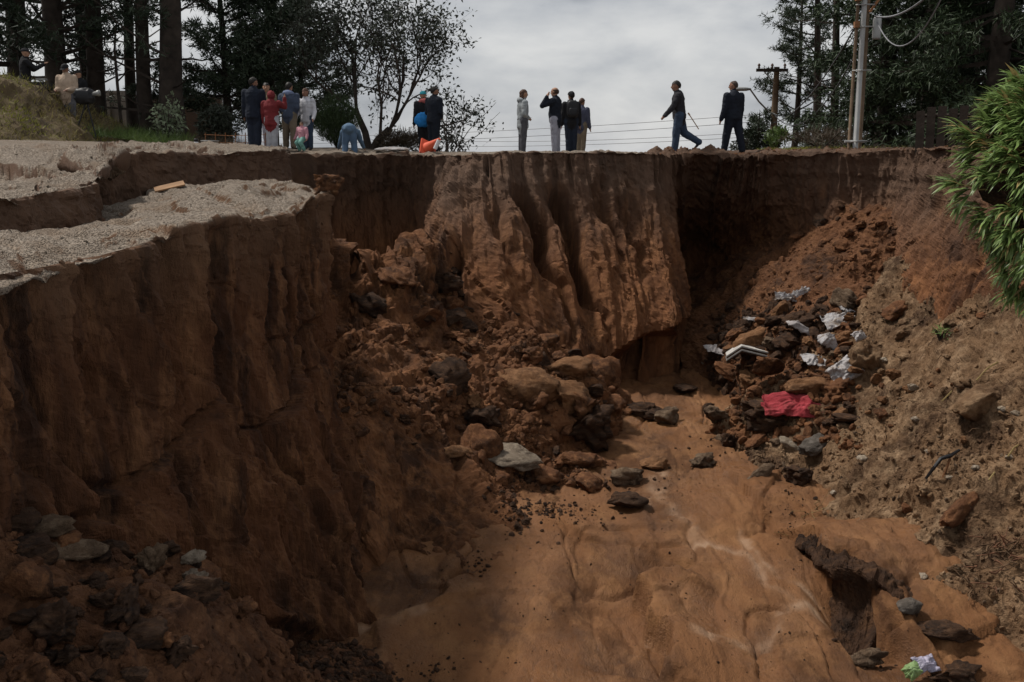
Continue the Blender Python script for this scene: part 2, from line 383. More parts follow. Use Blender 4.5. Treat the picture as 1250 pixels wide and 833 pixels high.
# ------------------------------------------------------------------ upper road terrace behind the promontory
rimC = [P(-700, 300, 9.5), P(-330, 275, 10.2), P(-90, 250, 11.2), P(7, 241, 12), P(60, 234, 12.9), P(118, 223, 14.0), P(112, 215, 15.2), P(92, 208, 16.4), P(138, 190, 17.8), P(176, 188, 18.5), P(226, 187, 19.2), P(285, 186, 20), P(336, 185.5, 20.9), P(347, 186.5, 22.6), P(352, 187, 25.2)]
def inland(p, i, s, n):
    # direction inland fans out from the gully
    dx = -0.55 if p[0] < -4 else (0.12 * (p[0]) / 8)
    q = np.array([p[0] + dx * s * 0.5, p[1] + s, 0.0]); q[2] = float(Gz(q[0], q[1])); return q
rows = []
for s in (70, 30, 14, 7, 3, 1.2, 0.35):
    rows.append([inland(r, 0, s, 0) for r in rimC])
rows.append([np.array([r[0], r[1] + 0.02, r[2] + 0.0]) for r in rimC])
for dz, o in ((0.12, .02), (0.35, .05), (0.75, .13), (1.3, .3), (2.4, .5)):
    rows.append([np.array([r[0] + o * 0.5, r[1] - o, r[2] - dz]) for r in rimC])
def dispC(p):
    wall = sstep(6.7, 7.6, p.r)
    d = wall * (0.08 * ridged(A3(p.U * 1.6, p.V * .3, 1), 3, 5) + 0.05 * fbm(p.G * 4, 4, 6) + 0.02 * fbm(p.G * 14, 3, 7))
    near = sstep(2.0, 3.5, p.r)
    d += (1 - wall) * near * (0.07 * fbm(p.G * 0.9, 4, 9) + 0.06 * fbm(p.G * np.array([2.2, 1.4, 1]), 4, 10) + 0.03 * fbm(p.G * 7, 4, 13, .65))
    led, ld = cells(p.G[..., 0] * 0.3 + 0.2 * p.G[..., 1], p.G[..., 1] * 0.35, 4)
    n1 = fbm(p.G * np.array([.5, .5, 1]) + 1.2, 3, 52)
    d += (1 - wall) * near * .085 * (sstep(-.02, 0.03, n1 + .04 * fbm(p.G * 4, 2, 53)) + sstep(.25, .3, n1) - .8) * sstep(-4.6, -5.6, p.G[..., 0]) * sstep(24, 21, p.G[..., 1])
    d += (1 - wall) * near * (0.11 * led - .12 * np.exp(-(ld / .05) ** 2)) * sstep(-5.5, -6.5, p.G[..., 0])
    return d
def attC(p): return {'top': np.clip(1.1 * (1 - sstep(6.85, 7.4, p.r + 0.3 * fbm(p.G * 4, 3, 8))), 0, 1) * sstep(.55, .78, steep(p))}
pC = patch('road', rows, [.3, .15] + [.045] * 10 + [.08, .15], [3, 1.2, .35, 0.14, .08, .055, .045, .035, .035, .045, .06, .1], dispC, M['cliff'], attrs=attC, tv=0.6, smooth_rows=6.9)

obj('subsoil', mesh_np('subsoil', [(-14, 7, 4.6), (-4.7, 7, 4.6), (-4.7, 22, 4.9), (-14, 22, 4.9)], [(0, 1, 2, 3)]), M['cliff'])['kind'] = 'structure'
# ------------------------------------------------------------------ far gully head: recess, buttress, hollow, right wall
colsE = [
 [(318, 188, 25.8), (318, 230, 25.7), (318, 300, 25.3), (318, 360, 24.9), (318, 420, 24.4)],
 [(400, 188, 25.6), (400, 240, 26.6), (400, 300, 26.8), (400, 360, 26.6), (400, 430, 26.0)],
 [(455, 189, 25.7), (455, 240, 27.2), (458, 310, 27.5), (460, 370, 27.2), (462, 430, 26.4)],
 [(508, 189, 25.6), (508, 240, 26.8), (508, 300, 26.9), (504, 370, 26.0), (494, 440, 24.6)],
 [(542, 190, 25.2), (536, 240, 24.7), (524, 300, 23.5), (508, 360, 22.2), (496, 450, 20.9)],
 [(566, 190, 24.6), (560, 240, 23.8), (552, 300, 22.6), (548, 370, 21.6), (560, 460, 20.7)],
 [(592, 189, 24.3), (594, 245, 23.5), (600, 310, 22.5), (612, 380, 21.7), (630, 465, 20.9)],
 [(640, 187, 24.4), (650, 250, 23.7), (664, 320, 22.8), (680, 400, 22.0), (692, 480, 21.2)],
 [(700, 186.5, 24.5), (713, 250, 23.9), (730, 320, 23.1), (742, 400, 22.3), (748, 490, 21.6)],
 [(757, 187.5, 24.7), (772, 250, 24.2), (790, 320, 23.4), (800, 390, 22.5), (798, 490, 22.1)],
 [(800, 188, 25.1), (808, 250, 24.7), (824, 320, 23.9), (838, 385, 23.0), (836, 470, 22.9)],
 [(836, 188.5, 25.2), (828, 240, 26.2), (830, 310, 28.4), (840, 370, 28.4), (846, 440, 27.6)],
 [(878, 189, 25.4), (866, 235, 26.6), (864, 310, 29.0), (872, 370, 29.0), (880, 430, 28.2)],
 [(940, 189, 25.2), (938, 245, 25.9), (936, 300, 26.6), (936, 350, 25.6), (936, 420, 25.0)],
 [(1010, 187, 24.7), (1008, 240, 24.8), (1006, 290, 24.7), (1006, 340, 24.4), (1006, 400, 24.0)],
 [(1075, 184, 23.7), (1076, 230, 23.7), (1076, 275, 23.5), (1076, 330, 23.0), (1076, 390, 22.5)],
 [(1118, 182, 22.5), (1116, 235, 22.3), (1108, 285, 21.8), (1098, 330, 21.2), (1090, 400, 20.6)],
 [(1165, 180, 20.8), (1164, 240, 20.4), (1160, 300, 19.9), (1152, 345, 19.3), (1140, 420, 18.8)],
 [(1235, 177, 18.6), (1235, 240, 18.4), (1232, 300, 18.2), (1228, 350, 17.8), (1220, 430, 17.2)],
 [(1400, 170, 15.0), (1400, 240, 14.8), (1395, 320, 14.6), (1390, 400, 14.4), (1380, 480, 14.0)],
 [(1900, 170, 10.0), (1900, 260, 9.9), (1900, 380, 9.8), (1890, 460, 9.7), (1880, 560, 9.6)]]
rows = []
W5 = [[P(*q) for q in c] for c in colsE]
for s in (75, 32, 15, 7, 3, 1.2, 0.35):
    rr = []
    for c in W5:
        r = c[0]; dx = (0.6 if r[0] > 6 else 0.02 * r[0]); q = np.array([r[0] + dx * s * (1 if r[0] > 6 else 1), r[1] + s * (1 if r[0] < 9 else 0.8), 0.0])
        g = float(Gz(q[0], q[1])); k = float(sstep(0.0, 3.0, s)); q[2] = (r[2] + 0.01) * (1 - k) + g * k - (0.05 if q[0] < -5 else 0); rr.append(q)
    rows.append(rr)
rows.append([c[0] for c in W5])
rows.append([c[0] * 0.91 + c[1] * 0.09 + np.array([0, 0.03, 0]) for c in W5])
for k in range(1, 5): rows.append([c[k] for c in W5])
rows.append([c[4] + np.array([0, -0.3, -1.6]) for c in W5])
def dispE(p):
    wall = sstep(6.8, 7.6, p.r); U, V = p.U, p.V; low = sstep(7.6, 9.5, p.r)
    X = p.G[..., 0]
    butt = sstep(-2.2, -1.0, X) * sstep(4.6, 3.4, X)
    w1 = 0.3 * fbm(A3(U * 0.7, V * 0.4, 0), 3, 5)
    fl = ridged(A3(U * 1.05 + .5 * w1, V * 0.11, 6.5), 5, 15, .55)
    upz = sstep(2.6, 5.0, p.G[..., 2])
    d = wall * (0.10 + butt * (.05 + .07 * upz)) * fl
    cv, cd = cells(U * 0.7 + w1 - 0.2 * V, V * 0.34 + w1 + .1 * U, 23)
    d += wall * low * (0.06 * cv - 0.04 * np.exp(-(cd / 0.03) ** 2) * butt)
    d += wall * (0.07 * (1 - .6 * butt * (1 - .5 * upz)) * ridged(p.G * np.array([1.8, 1.8, .6]), 4, 25, .55) + 0.035 * fbm(p.G * np.array([7, 7, 2.0]), 4, 35, .65))
    # erosion runnels on the buttress
    zz = p.G[..., 2]
    for x0, z0, x1, z1, a, wd in ((.3, 5.2, .8, 3.6, .75, .17), (1.05, 5.3, 1.75, 2.9, .9, .19), (1.95, 5.6, 2.35, 4.0, .4, .12), (.5, 4.6, 1.35, 2.0, .35, .10), (-.45, 4.9, -.1, 3.6, .35, .12), (2.6, 5.0, 2.95, 3.6, .3, .1), (1.5, 3.6, 2.1, 2.2, .3, .08), (-1.1, 4.0, -1.3, 2.5, .35, .12)):
        k = np.clip((z0 - zz) / (z0 - z1), 0, 1); xc = x0 + (x1 - x0) * k + 0.14 * fbm(A3(zz * 1.6, 0 * zz + x0 * 7, 0), 3, 61)
        t = (X - xc) / (wd * (1.3 - .6 * k))
        d -= wall * a * np.exp(-np.abs(t) ** 2.6) * sstep(z0 + .15, z0 - .35, zz) * sstep(z1 - .5, z1 + .7, zz)
    # prow that catches the light, and the undercut toe
    d += wall * .38 * np.exp(-((X + 1.0 + .22 * (6 - zz) + .1 * fbm(p.G * 1.5, 2, 67)) / .22) ** 2) * sstep(5.9, 5.4, zz) * sstep(3.2, 4.2, zz)
    cut = 2.15 + .35 * fbm(A3(X * 1.1, 0 * X, 2), 3, 68) + .25 * (X - 2.6)
    d -= wall * .85 * sstep(0, .12, cut - zz) * sstep(1.7, 2.4, X) * sstep(4.3, 3.6, X)
    d += wall * (0.018 * vn(A3(X * .6, zz * 5, 3), 7) + .01 * vn(A3(X * 1.6, zz * 12, 3), 17)) * sstep(4.0, 5.2, zz)
    d += wall * 0.05 * np.exp(-((p.r - 7.9) / .35) ** 2) * fbm(A3(U * 2.5, V, 9), 3, 81)
    d += (1 - wall) * sstep(3.5, 5, p.r) * (0.03 * fbm(p.G * 1.5, 3, 9) + 0.03 * billow(p.G * 4, 3, 10))
    # loose soil pushed up along the edge
    d += np.exp(-((p.r - 6.2) / 0.7) ** 2) * np.clip(0.10 * sstep(2.9, 3.6, X) * sstep(5.6, 4.8, X) + .06 * sstep(5.5, 6.2, X) * sstep(8.5, 7.6, X), 0, 1) * (1 + billow(p.G * 3, 3, 19))
    return d
def attE(p):
    X = p.G[..., 0]
    t = np.clip(1.1 * (1 - sstep(6.75, 7.25, p.r + 0.3 * fbm(p.G * 4, 3, 8))), 0, 1)
    return {'top': t * (1 - 0.9 * sstep(2.6, 3.4, X))}
pE = patch('gully_head', rows, [.12] + [.048] * 17 + [.3, .6], [3, 1.4, .8, .4, .2, .1, .06, .035, .044, .044, .044, .05, .2], dispE, M['cliff'], attrs=attE, smooth_rows=6.7, grit=.005)

# far ground out to the horizon
obj('ground', mesh_np('ground', [(-3000, 60, 5.2), (3000, 60, 5.2), (3000, 4000, 4), (-3000, 4000, 4)], [(0, 1, 2, 3)]), M['turf'])['kind'] = 'structure'

# ------------------------------------------------------------------ gully floor of wet mud
def seg_dist(x, y, pts):
    """signed distance to a polyline (positive on its left side) and the parameter along it"""
    best = np.full(x.shape, 1e9); sg = np.zeros(x.shape); tt = np.zeros(x.shape)
    for i in range(len(pts) - 1):
        a, b = np.array(pts[i][:2]), np.array(pts[i + 1][:2]); ab = b - a; L2 = ab @ ab
        t = np.clip(((x - a[0]) * ab[0] + (y - a[1]) * ab[1]) / L2, 0, 1)
        dx, dy = x - (a[0] + t * ab[0]), y - (a[1] + t * ab[1]); d = np.hypot(dx, dy)
        s = np.sign(ab[0] * dy - ab[1] * dx); m = d < best
        best = np.where(m, d, best); sg = np.where(m, s, sg); tt = np.where(m, i + t, tt)
    return best * np.where(sg == 0, 1, sg), tt
def base_floor(y): return 0.09 * (y - 12.0)
def FP(px, py, up=0.0):
    """where the sight line through a photo pixel meets the gully floor"""
    q1 = P(px, py, 1.0); m = q1[2] - CAMZ          # z = CAMZ + m*d
    d = (CAMZ + 1.08 - up) / (0.09 - m); return P(px, py, d)
YS = 8.5 * (28.5 / 8.5) ** np.linspace(0, 1, 440); XS = np.linspace(-2.6, 7.8, 400)
X, Y = np.meshgrid(XS, YS)
p3 = A3(X, Y, 0)
wx = X + 0.25 * fbm(p3 * 0.7, 3, 3); wy = Y + 0.25 * fbm(p3 * 0.7, 3, 4)
Z = base_floor(Y) + 0.05 * fbm(A3(X * .5, Y * .35, 0), 3, 5) + 0.022 * fbm(A3(X * 1.9, Y * .9, 0), 4, 6) + 0.005 * fbm(A3(X * 9, Y * 5, 0), 3, 7)
def xy(*pp): return [FP(*q)[:2] for q in pp]
scarps = [  # photo polylines of the little mud scarps and their heights
 (xy((862, 705), (800, 712), (776, 725), (782, 748), (790, 762), (812, 795), (815, 815), (806, 834), (800, 850)), 0.27),
 (xy((585, 708), (545, 725), (528, 752), (470, 772), (440, 778)), 0.12),
 (xy((990, 672), (940, 664), (905, 660)), 0.09),
 (xy((870, 655), (800, 668), (720, 660), (640, 642)), -0.05),
 (xy((1000, 810), (960, 800), (900, 806)), 0.06),
 (xy((880, 600), (850, 614), (800, 612), (740, 622)), 0.05),
 (xy((940, 548), (900, 560), (860, 546)), 0.07)]
for pl, hgt in scarps:
    jx = 0.10 * fbm(p3 * 2.2, 4, 50)
    d_, t_ = seg_dist(X + jx, Y + jx, pl)
    fade = sstep(1.1, 0.1, np.abs(d_)) * sstep(0, .6, t_) * sstep(len(pl) - 1, len(pl) - 1.6, t_)
    Z += hgt * fade * (sstep(-0.05, 0.06, d_) - 0.5) * 1.9
r_ = np.abs(vn(A3(wx * 0.9, wy * 0.33, 2), 90))                     # flow lines
Z -= 0.08 * np.exp(-(r_ / 0.04) ** 2)
Z += .06 * (sstep(.0, .05, vn(A3(wx * .55 + 3, wy * .42, 7), 93)) + sstep(.3, .34, vn(A3(wx * .8, wy * .5, 9), 94)))
r2 = np.abs(vn(A3(wx * 2.3 + 5, wy * 0.8, 4), 91)); Z -= 0.03 * np.exp(-(r2 / 0.06) ** 2)
# shelf at the foot of the right bank with its scoured pit
shelf = xy((955, 655, .0), (985, 668, .2), (1008, 690, .35), (1060, 708, .45), (1106, 742, .5), (1135, 770, .5), (1200, 800, .4), (1320, 850, .3))
sj = 0.16 * fbm(p3 * 1.7, 4, 55)
d_, t_ = seg_dist(X + sj, Y + sj * .5, shelf)
hs_ = np.interp(t_, [0, 1, 2, 3, 4, 5, 6, 7], [.16, .45, .62, .5, .26, .12, .07, .05])
Z += hs_ * sstep(-0.04, 0.07, d_ + .04 * fbm(p3 * 4, 3, 99)) * sstep(3.0, 1.4, np.abs(d_)) + 0.02 * sstep(0, .2, d_) * billow(p3 * 4, 3, 56)
pc = FP(1052, 755)
Z -= 0.55 * np.exp(-(((X - pc[0]) / 0.42) ** 2 + ((Y - pc[1]) / 0.75) ** 2)) * sstep(0.15, -0.05, d_)
Z += 0.03 * np.clip(fbm(A3(X * 2, Y * 1.6, 1), 4, 57), -.2, 1) + .012 * ridged(A3(wx * 3.2, wy * 1.1, 1), 3, 58)
stream = np.zeros_like(X)  # wet streaks; their reflected sky is painted in as a paler colour
for pl, wd in ((xy((795, 590), (850, 660), (905, 680), (960, 735), (985, 748), (1010, 770)), .10), (xy((985, 748), (930, 775), (860, 800)), .09), (xy((905, 655), (940, 700), (1000, 735)), .06), (xy((450, 772), (520, 758)), .12), (xy((800, 560), (815, 600), (790, 625)), .08)):
    dd, _ = seg_dist(X + .12 * fbm(p3 * 1.6, 4, 58), Y + .2 * fbm(p3 * 1.3, 4, 59), pl)
    stream = np.maximum(stream, np.exp(-(dd / wd) ** 2) * (0.5 + 0.5 * fbm(p3 * 5, 3, 60)))
ii = np.arange(X.size).reshape(X.shape)
ff = np.stack([ii[:-1, :-1], ii[:-1, 1:], ii[1:, 1:], ii[1:, :-1]], -1).reshape(-1, 4)
floor = obj('mud_floor', mesh_np('mud_floor', A3(X, Y, Z), ff, True, {'pale': np.clip(stream, 0, 1)}), M['mud']); floor['kind'] = 'structure'
FZ = Z
# the scoured pit: dark raw soil between the shelf and the floor
top_ = [(972, 660, .12), (988, 664, .34), (1006, 684, .60), (1040, 690, .66), (1072, 702, .58), (1100, 728, .42), (1122, 752, .26), (1140, 775, .14)]
bot_ = [(978, 674), (1000, 700), (1020, 742), (1046, 768), (1074, 776), (1096, 780), (1112, 782), (1135, 786)]
tp = [FP(x, y, 0) for x, y, h in top_]; rows = []
wt = []
for (x, y, h), (bx, by) in zip(top_, bot_):
    q = FP(x, y, h); bq = FP(bx, by); bq[2] -= .12; bk = q + np.array([.25, .5, -.03]); wt.append((bk, q, q + np.array([-.03, -.06, -.10]), q * .62 + bq * .38 + np.array([.14, .12, 0]), q * .3 + bq * .7 + np.array([.12, .1, 0]), bq, bq + np.array([-.3, -.35, -.2])))
rows = [[w_[k] for w_ in wt] for k in range(7)]
patch('scoured_bank', rows, .022, .022, lambda p: .06 * ridged(A3(p.U * 2.4, p.V * .9, 1), 4, 71, .6) + .03 * fbm(p.G * 7, 4, 72, .65), M['pit'])
def floor_z(x, y):
    j = np.clip(np.searchsorted(YS, y), 1, len(YS) - 1); i = np.clip(np.searchsorted(XS, x), 1, len(XS) - 1)
    return float(FZ[j, i])

# ------------------------------------------------------------------ slumped heap between promontory and buttress
colsM = [
 [(372, 230, 21), (386, 250, 19.8), (396, 330, 19.0), (402, 455, 17.4), (404, 492, 15.9), (405, 505, 15.7), (412, 600, 15.0), (430, 715, 13.9), (436, 762, 13.05)],
 [(405, 270, 21.2), (410, 285, 20.2), (414, 370, 19.2), (420, 462, 17.5), (432, 492, 16.1), (436, 508, 15.9), (456, 600, 15.0), (484, 700, 13.95), (492, 745, 13.1)],
 [(438, 340, 21.3), (436, 322, 20.2), (438, 360, 19.6), (452, 430, 18.4), (480, 497, 16.5), (484, 515, 16.3), (508, 605, 15.2), (540, 680, 14.3), (552, 722, 13.5)],
 [(462, 340, 21.5), (456, 304, 20.4), (464, 355, 19.8), (490, 430, 18.7), (522, 510, 16.9), (530, 530, 16.6), (556, 608, 15.5), (584, 664, 14.7), (600, 700, 13.9)],
 [(494, 350, 21.8), (486, 306, 20.9), (498, 365, 20.1), (524, 440, 19.0), (556, 525, 17.3), (566, 545, 16.9), (596, 602, 16.0), (628, 645, 15.3), (646, 676, 14.6)],
 [(524, 330, 22.6), (520, 296, 21.8), (536, 372, 20.7), (570, 440, 19.6), (600, 520, 18.0), (612, 550, 17.4), (634, 595, 16.8), (664, 628, 16.2), (676, 670, 15.4)],
 [(560, 350, 22.8), (566, 345, 22.0), (596, 410, 21.2), (625, 432, 20.0), (650, 497, 18.6), (662, 548, 18.1), (686, 590, 17.3), (706, 614, 16.7), (716, 650, 16.0)],
 [(610, 400, 22.9), (630, 400, 22.0), (650, 418, 21.3), (672, 440, 20.6), (696, 495, 19.3), (704, 545, 18.8), (718, 580, 17.9), (734, 605, 17.2), (744, 640, 16.5)],
 [(660, 430, 22.9), (680, 426, 22.2), (700, 440, 21.6), (720, 460, 20.9), (738, 497, 19.9), (744, 545, 19.3), (752, 580, 18.3), (764, 600, 17.6), (776, 630, 17.0)],
 [(700, 462, 22.8), (716, 456, 22.3), (734, 464, 21.8), (750, 482, 21.1), (758, 525, 20.5), (768, 560, 19.4), (778, 590, 18.4), (790, 612, 17.7), (800, 640, 17.0)],
 [(740, 510, 22.5), (750, 505, 22.2), (762, 510, 21.8), (774, 525, 21.2), (788, 550, 20.3), (798, 580, 19.2), (806, 605, 18.3), (816, 630, 17.5), (826, 660, 16.8)]]
rows = [[P(*c[k]) for c in colsM] for k in range(9)]
rows.append([q + np.array([.15, -.25, -.9]) for q in rows[-1]])
def dispM(p):
    GR_ = p.G @ np.array([[.74, .48, -.47], [-.31, .86, .40], [.60, -.15, .78]])
    face = sstep(4.6, 5.4, p.r) * sstep(5.2, 3.6, p.c)
    rub = 1 - 0.65 * face
    d = rub * (0.20 * fbm(GR_ * 0.95, 3, 5) + 0.10 * ridged(GR_ * 1.9, 4, 15)) + 0.05 * fbm(GR_ * 6, 4, 25, .6) + 0.012 * fbm(GR_ * 22, 2, 35)
    pin = sstep(3.2, 1.2, np.abs(p.c - 2.8)) * sstep(3.0, 1.8, p.r)
    d += pin * 0.30 * ridged(A3(p.U * 1.5, p.V * .35, 3), 4, 45)
    cv, cd = cells(p.U * 0.9, p.V * 0.4 + 0.3 * p.U, 33)
    d += face * (0.14 * cv * sstep(0, .16, cd) + 0.10 * ridged(A3(p.U * 1.3, p.V * .3, 1), 3, 55) - 0.08 * np.exp(-(cd / .06) ** 2))
    # undercut hollow at the toe
    cx = P(505, 650, 15.0)
    d -= 0.6 * np.exp(-(((p.G[..., 0] - cx[0]) / 0.42) ** 2 + ((p.G[..., 2] - cx[2] + .15) / 0.6) ** 2)) * face
    return d
pM = patch('slumped_earth', rows, 0.036, 0.036, dispM, M['heap'])

# ------------------------------------------------------------------ talus under the right wall
colsT = [
 [(822, 340, 28.6), (828, 376, 27.0), (832, 400, 25.6), (832, 425, 24.8), (832, 450, 24)],
 [(868, 328, 28.6), (868, 352, 26.8), (868, 375, 25.2), (868, 402, 24.4), (868, 440, 23.3)],
 [(915, 298, 27.4), (915, 325, 25.4), (912, 352, 24.5), (908, 385, 23.6), (900, 440, 22.3)],
 [(975, 278, 25.6), (975, 304, 24.6), (968, 335, 23.7), (958, 372, 22.9), (945, 440, 21.4)],
 [(1035, 244, 24.9), (1032, 276, 23.9), (1024, 316, 22.9), (1014, 360, 22.0), (1000, 430, 20.6)],
 [(1085, 234, 24.0), (1082, 262, 23.1), (1074, 306, 22.3), (1064, 355, 21.6), (1050, 430, 20.6)],
 [(1125, 262, 22.9), (1118, 298, 22.3), (1110, 332, 21.8), (1100, 370, 21.3), (1085, 430, 20.8)],
 [(1175, 290, 22.2), (1165, 330, 21.8), (1155, 360, 21.4), (1145, 390, 21.0), (1130, 440, 20.6)]]
rows = [[P(*c[k]) for c in colsT] for k in range(5)]
rows.append([q + np.array([0, -.9, -1.0]) for q in rows[-1]])
def dispT(p):
    return 0.14 * fbm(p.G * 0.8, 3, 105) + 0.05 * ridged(p.G * 2.2, 3, 115) + 0.03 * fbm(p.G * 7, 4, 125) + 0.01 * fbm(p.G * 20, 2, 135)
pT = patch('talus_slope', rows, 0.045, 0.04, dispT, M['talus'])

# ------------------------------------------------------------------ right bank of gravelly fill
colsR = [
 [(1115, 270, 22.6), (1085, 330, 21.7), (1050, 385, 20.9), (1000, 430, 20.4), (935, 466, 20.3), (885, 500, 19.9)],
 [(1160, 320, 20.6), (1125, 370, 19.9), (1080, 430, 19.3), (1025, 480, 18.9), (960, 520, 18.9), (912, 556, 18.3)],
 [(1185, 345, 18.9), (1150, 395, 18.3), (1105, 460, 17.8), (1050, 520, 17.5), (985, 572, 17.3), (940, 610, 16.5)],
 [(1225, 370, 17.2), (1185, 420, 16.7), (1140, 490, 16.3), (1075, 565, 15.9), (1000, 630, 15.6), (958, 668, 14.9)],
 [(1290, 385, 15.4), (1240, 450, 15.2), (1190, 530, 15.0), (1125, 608, 14.7), (1050, 680, 14.4), (1020, 720, 13.8)],
 [(1390, 400, 13.8), (1320, 480, 13.8), (1260, 575, 13.7), (1200, 655, 13.5), (1125, 722, 13.3), (1085, 775, 12.9)],
 [(1520, 420, 12.3), (1430, 520, 12.4), (1350, 630, 12.5), (1290, 700, 12.4), (1220, 765, 12.3), (1160, 830, 12.0)],
 [(1750, 450, 10.5), (1640, 580, 10.7), (1540, 700, 11.0), (1470, 770, 11.2), (1400, 830, 11.2), (1330, 880, 11.2)]]
rows = [[P(*c[k]) for c in colsR] for k in range(6)]
rows.append([q + np.array([-.3, -.3, -.8]) for q in rows[-1]])
rows.insert(0, [q + np.array([1.2, .9, .75]) for q in rows[0]])
def dispR(p):
    d = 0.17 * fbm(p.G * 0.75, 3, 201) + 0.08 * ridged(p.G * 1.5, 3, 205) + 0.045 * fbm(p.G * 4.6, 3, 215) + 0.028 * fbm(p.G * 11, 3, 225) + 0.010 * fbm(p.G * 30, 2, 235)
    return d
pR = patch('earth_bank', rows, 0.032, 0.032, dispR, M['bank'])

# ------------------------------------------------------------------ near left rubble mound
colsL = [  # (x, y, z) rows: at the wall, top, edge, face, foot
 [(-5.2, 2.5, 3.3), (-4.3, 2.5, 3.1), (-3.2, 2.6, 2.7), (-2.6, 2.7, 1.6), (-2.2, 2.8, -.5)],
 [(-4.8, 5.0, 3.2), (-3.9, 5.1, 2.9), (-2.8, 5.2, 2.45), (-2.25, 5.3, 1.3), (-1.9, 5.4, -.5)],
 [(-4.5, 6.6, 3.2), (-3.7, 6.7, 2.9), (-2.62, 6.8, 2.35), (-2.1, 6.9, 1.2), (-1.65, 7.0, -.5)],
 [(-4.3, 7.7, 3.25), (-3.55, 7.7, 2.9), (-2.52, 7.8, 2.4), (-2.0, 7.9, 1.2), (-1.5, 8.2, -.5)],
 [(-4.2, 8.4, 3.05), (-3.45, 8.4, 2.72), (-2.5, 8.5, 2.42), (-1.98, 8.7, 1.1), (-1.4, 9.2, -.5)],
 [(-4.1, 8.95, 2.4), (-3.4, 9.0, 2.2), (-2.45, 9.15, 1.9), (-1.9, 9.5, .75), (-1.0, 10.6, -.5)],
 [(-4.0, 9.9, .8), (-3.3, 10.0, .7), (-2.3, 10.3, .55), (-1.5, 10.9, .25), (-.75, 11.5, -.5)],
 [(-4.0, 11.6, .2), (-3.3, 11.7, .2), (-2.1, 12.0, .2), (-1.4, 12.3, -.05), (-.9, 12.5, -.6)]]
rows = [[np.array(c[k], float) for c in colsL] for k in range(5)]
def dispL(p):
    top = sstep(2.3, 1.7, p.r) * sstep(5.4, 4.6, p.c)
    return (0.4 + 0.6 * top) * (0.15 * fbm(p.G * 1.3, 3, 301) + 0.06 * ridged(p.G * 3, 3, 305)) + 0.03 * fbm(p.G * 9, 3, 315) + 0.012 * fbm(p.G * 24, 2, 325)
pL = patch('rubble_mound', rows, 0.03, 0.03, dispL, M['mound'])

# ------------------------------------------------------------------ rocks and clods
def ico(sub):
    t = (1 + 5 ** .5) / 2
    v = [(-1, t, 0), (1, t, 0), (-1, -t, 0), (1, -t, 0), (0, -1, t), (0, 1, t), (0, -1, -t), (0, 1, -t), (t, 0, -1), (t, 0, 1), (-t, 0, -1), (-t, 0, 1)]
    f = [(0, 11, 5), (0, 5, 1), (0, 1, 7), (0, 7, 10), (0, 10, 11), (1, 5, 9), (5, 11, 4), (11, 10, 2), (10, 7, 6), (7, 1, 8), (3, 9, 4), (3, 4, 2), (3, 2, 6), (3, 6, 8), (3, 8, 9), (4, 9, 5), (2, 4, 11), (6, 2, 10), (8, 6, 7), (9, 8, 1)]
    v = [np.array(k) / np.linalg.norm(k) for k in v]
    for _ in range(sub):
        mid = {}; nf = []
        def mp(a, b):
            k = (min(a, b), max(a, b))
            if k not in mid:
                m = v[a] + v[b]; v.append(m / np.linalg.norm(m)); mid[k] = len(v) - 1
            return mid[k]
        for a, b, c in f:
            x, y, z = mp(a, b), mp(b, c), mp(c, a); nf += [(a, x, z), (b, y, x), (c, z, y), (x, y, z)]
        f = nf
    return np.array(v), np.array(f, np.int32)
def rock_shape(seed, sub=3, cuts=9, flat=0.7, rough=0.10, boxy=0.5):
    """a stone: sphere sliced by random planes, then worn and pitted"""
    r = np.random.default_rng(seed); v, f = ico(sub); v = v.copy()
    n = r.normal(size=(cuts, 3)); n /= np.linalg.norm(n, axis=1)[:, None]; off = r.uniform(0.42, 0.85, cuts)
    d0 = v.copy()
    for k in range(cuts):
        s = v @ n[k]; ex = np.clip(s - off[k], 0, None); v -= ex[:, None] * n[k] * (0.92 if boxy > 0.3 else .7)
    v += d0 * (rough * fbm(d0 * 1.7 + seed, 3, seed) + 0.6 * rough * fbm(d0 * 4 + seed, 4, seed + 5, .65))[:, None]
    v *= np.array([1, r.uniform(.65, .95), flat * r.uniform(.8, 1.15)])
    v -= (v.max(0) + v.min(0)) / 2; v /= (v.max(0) - v.min(0)).max()
    return v, f
def stone(name, dark, mid, light, rough=0.9, layered=False, wet=0.0):
    return soil(name, dark, mid, light, (1, 1, 3.5 if layered else 1), 2.6, 1.0, 22, rough=rough, wet=wet)
M['clod'] = stone('clod_earth', (0.05, 0.022, 0.010), (0.145, 0.06, 0.025), (0.26, 0.118, 0.05))
M['clod_dark'] = stone('dark_clod_earth', (0.022, 0.0115, 0.0068), (0.058, 0.029, 0.015), (0.13, 0.066, 0.033), layered=True)
M['sandy'] = stone('sandy_stone', (0.09, 0.043, 0.019), (0.19, 0.09, 0.039), (0.32, 0.165, 0.078))
M['grey'] = stone('grey_stone', (0.045, 0.026, 0.015), (0.125, 0.079, 0.047), (0.25, 0.178, 0.117))
M['gravel'] = stone('road_stone', (0.10, 0.077, 0.056), (0.23, 0.185, 0.14), (0.38, 0.32, 0.26))
M['pale'] = stone('pale_stone', (0.14, 0.10, 0.068), (0.33, 0.265, 0.195), (0.50, 0.42, 0.33))
M['slate'] = stone('slate_stone', (0.05, 0.039, 0.03), (0.11, 0.09, 0.073), (0.20, 0.172, 0.145), rough=0.6)
M['concrete'] = stone('concrete', (0.085, 0.062, 0.043), (0.20, 0.155, 0.112), (0.33, 0.268, 0.20))
protos = {}
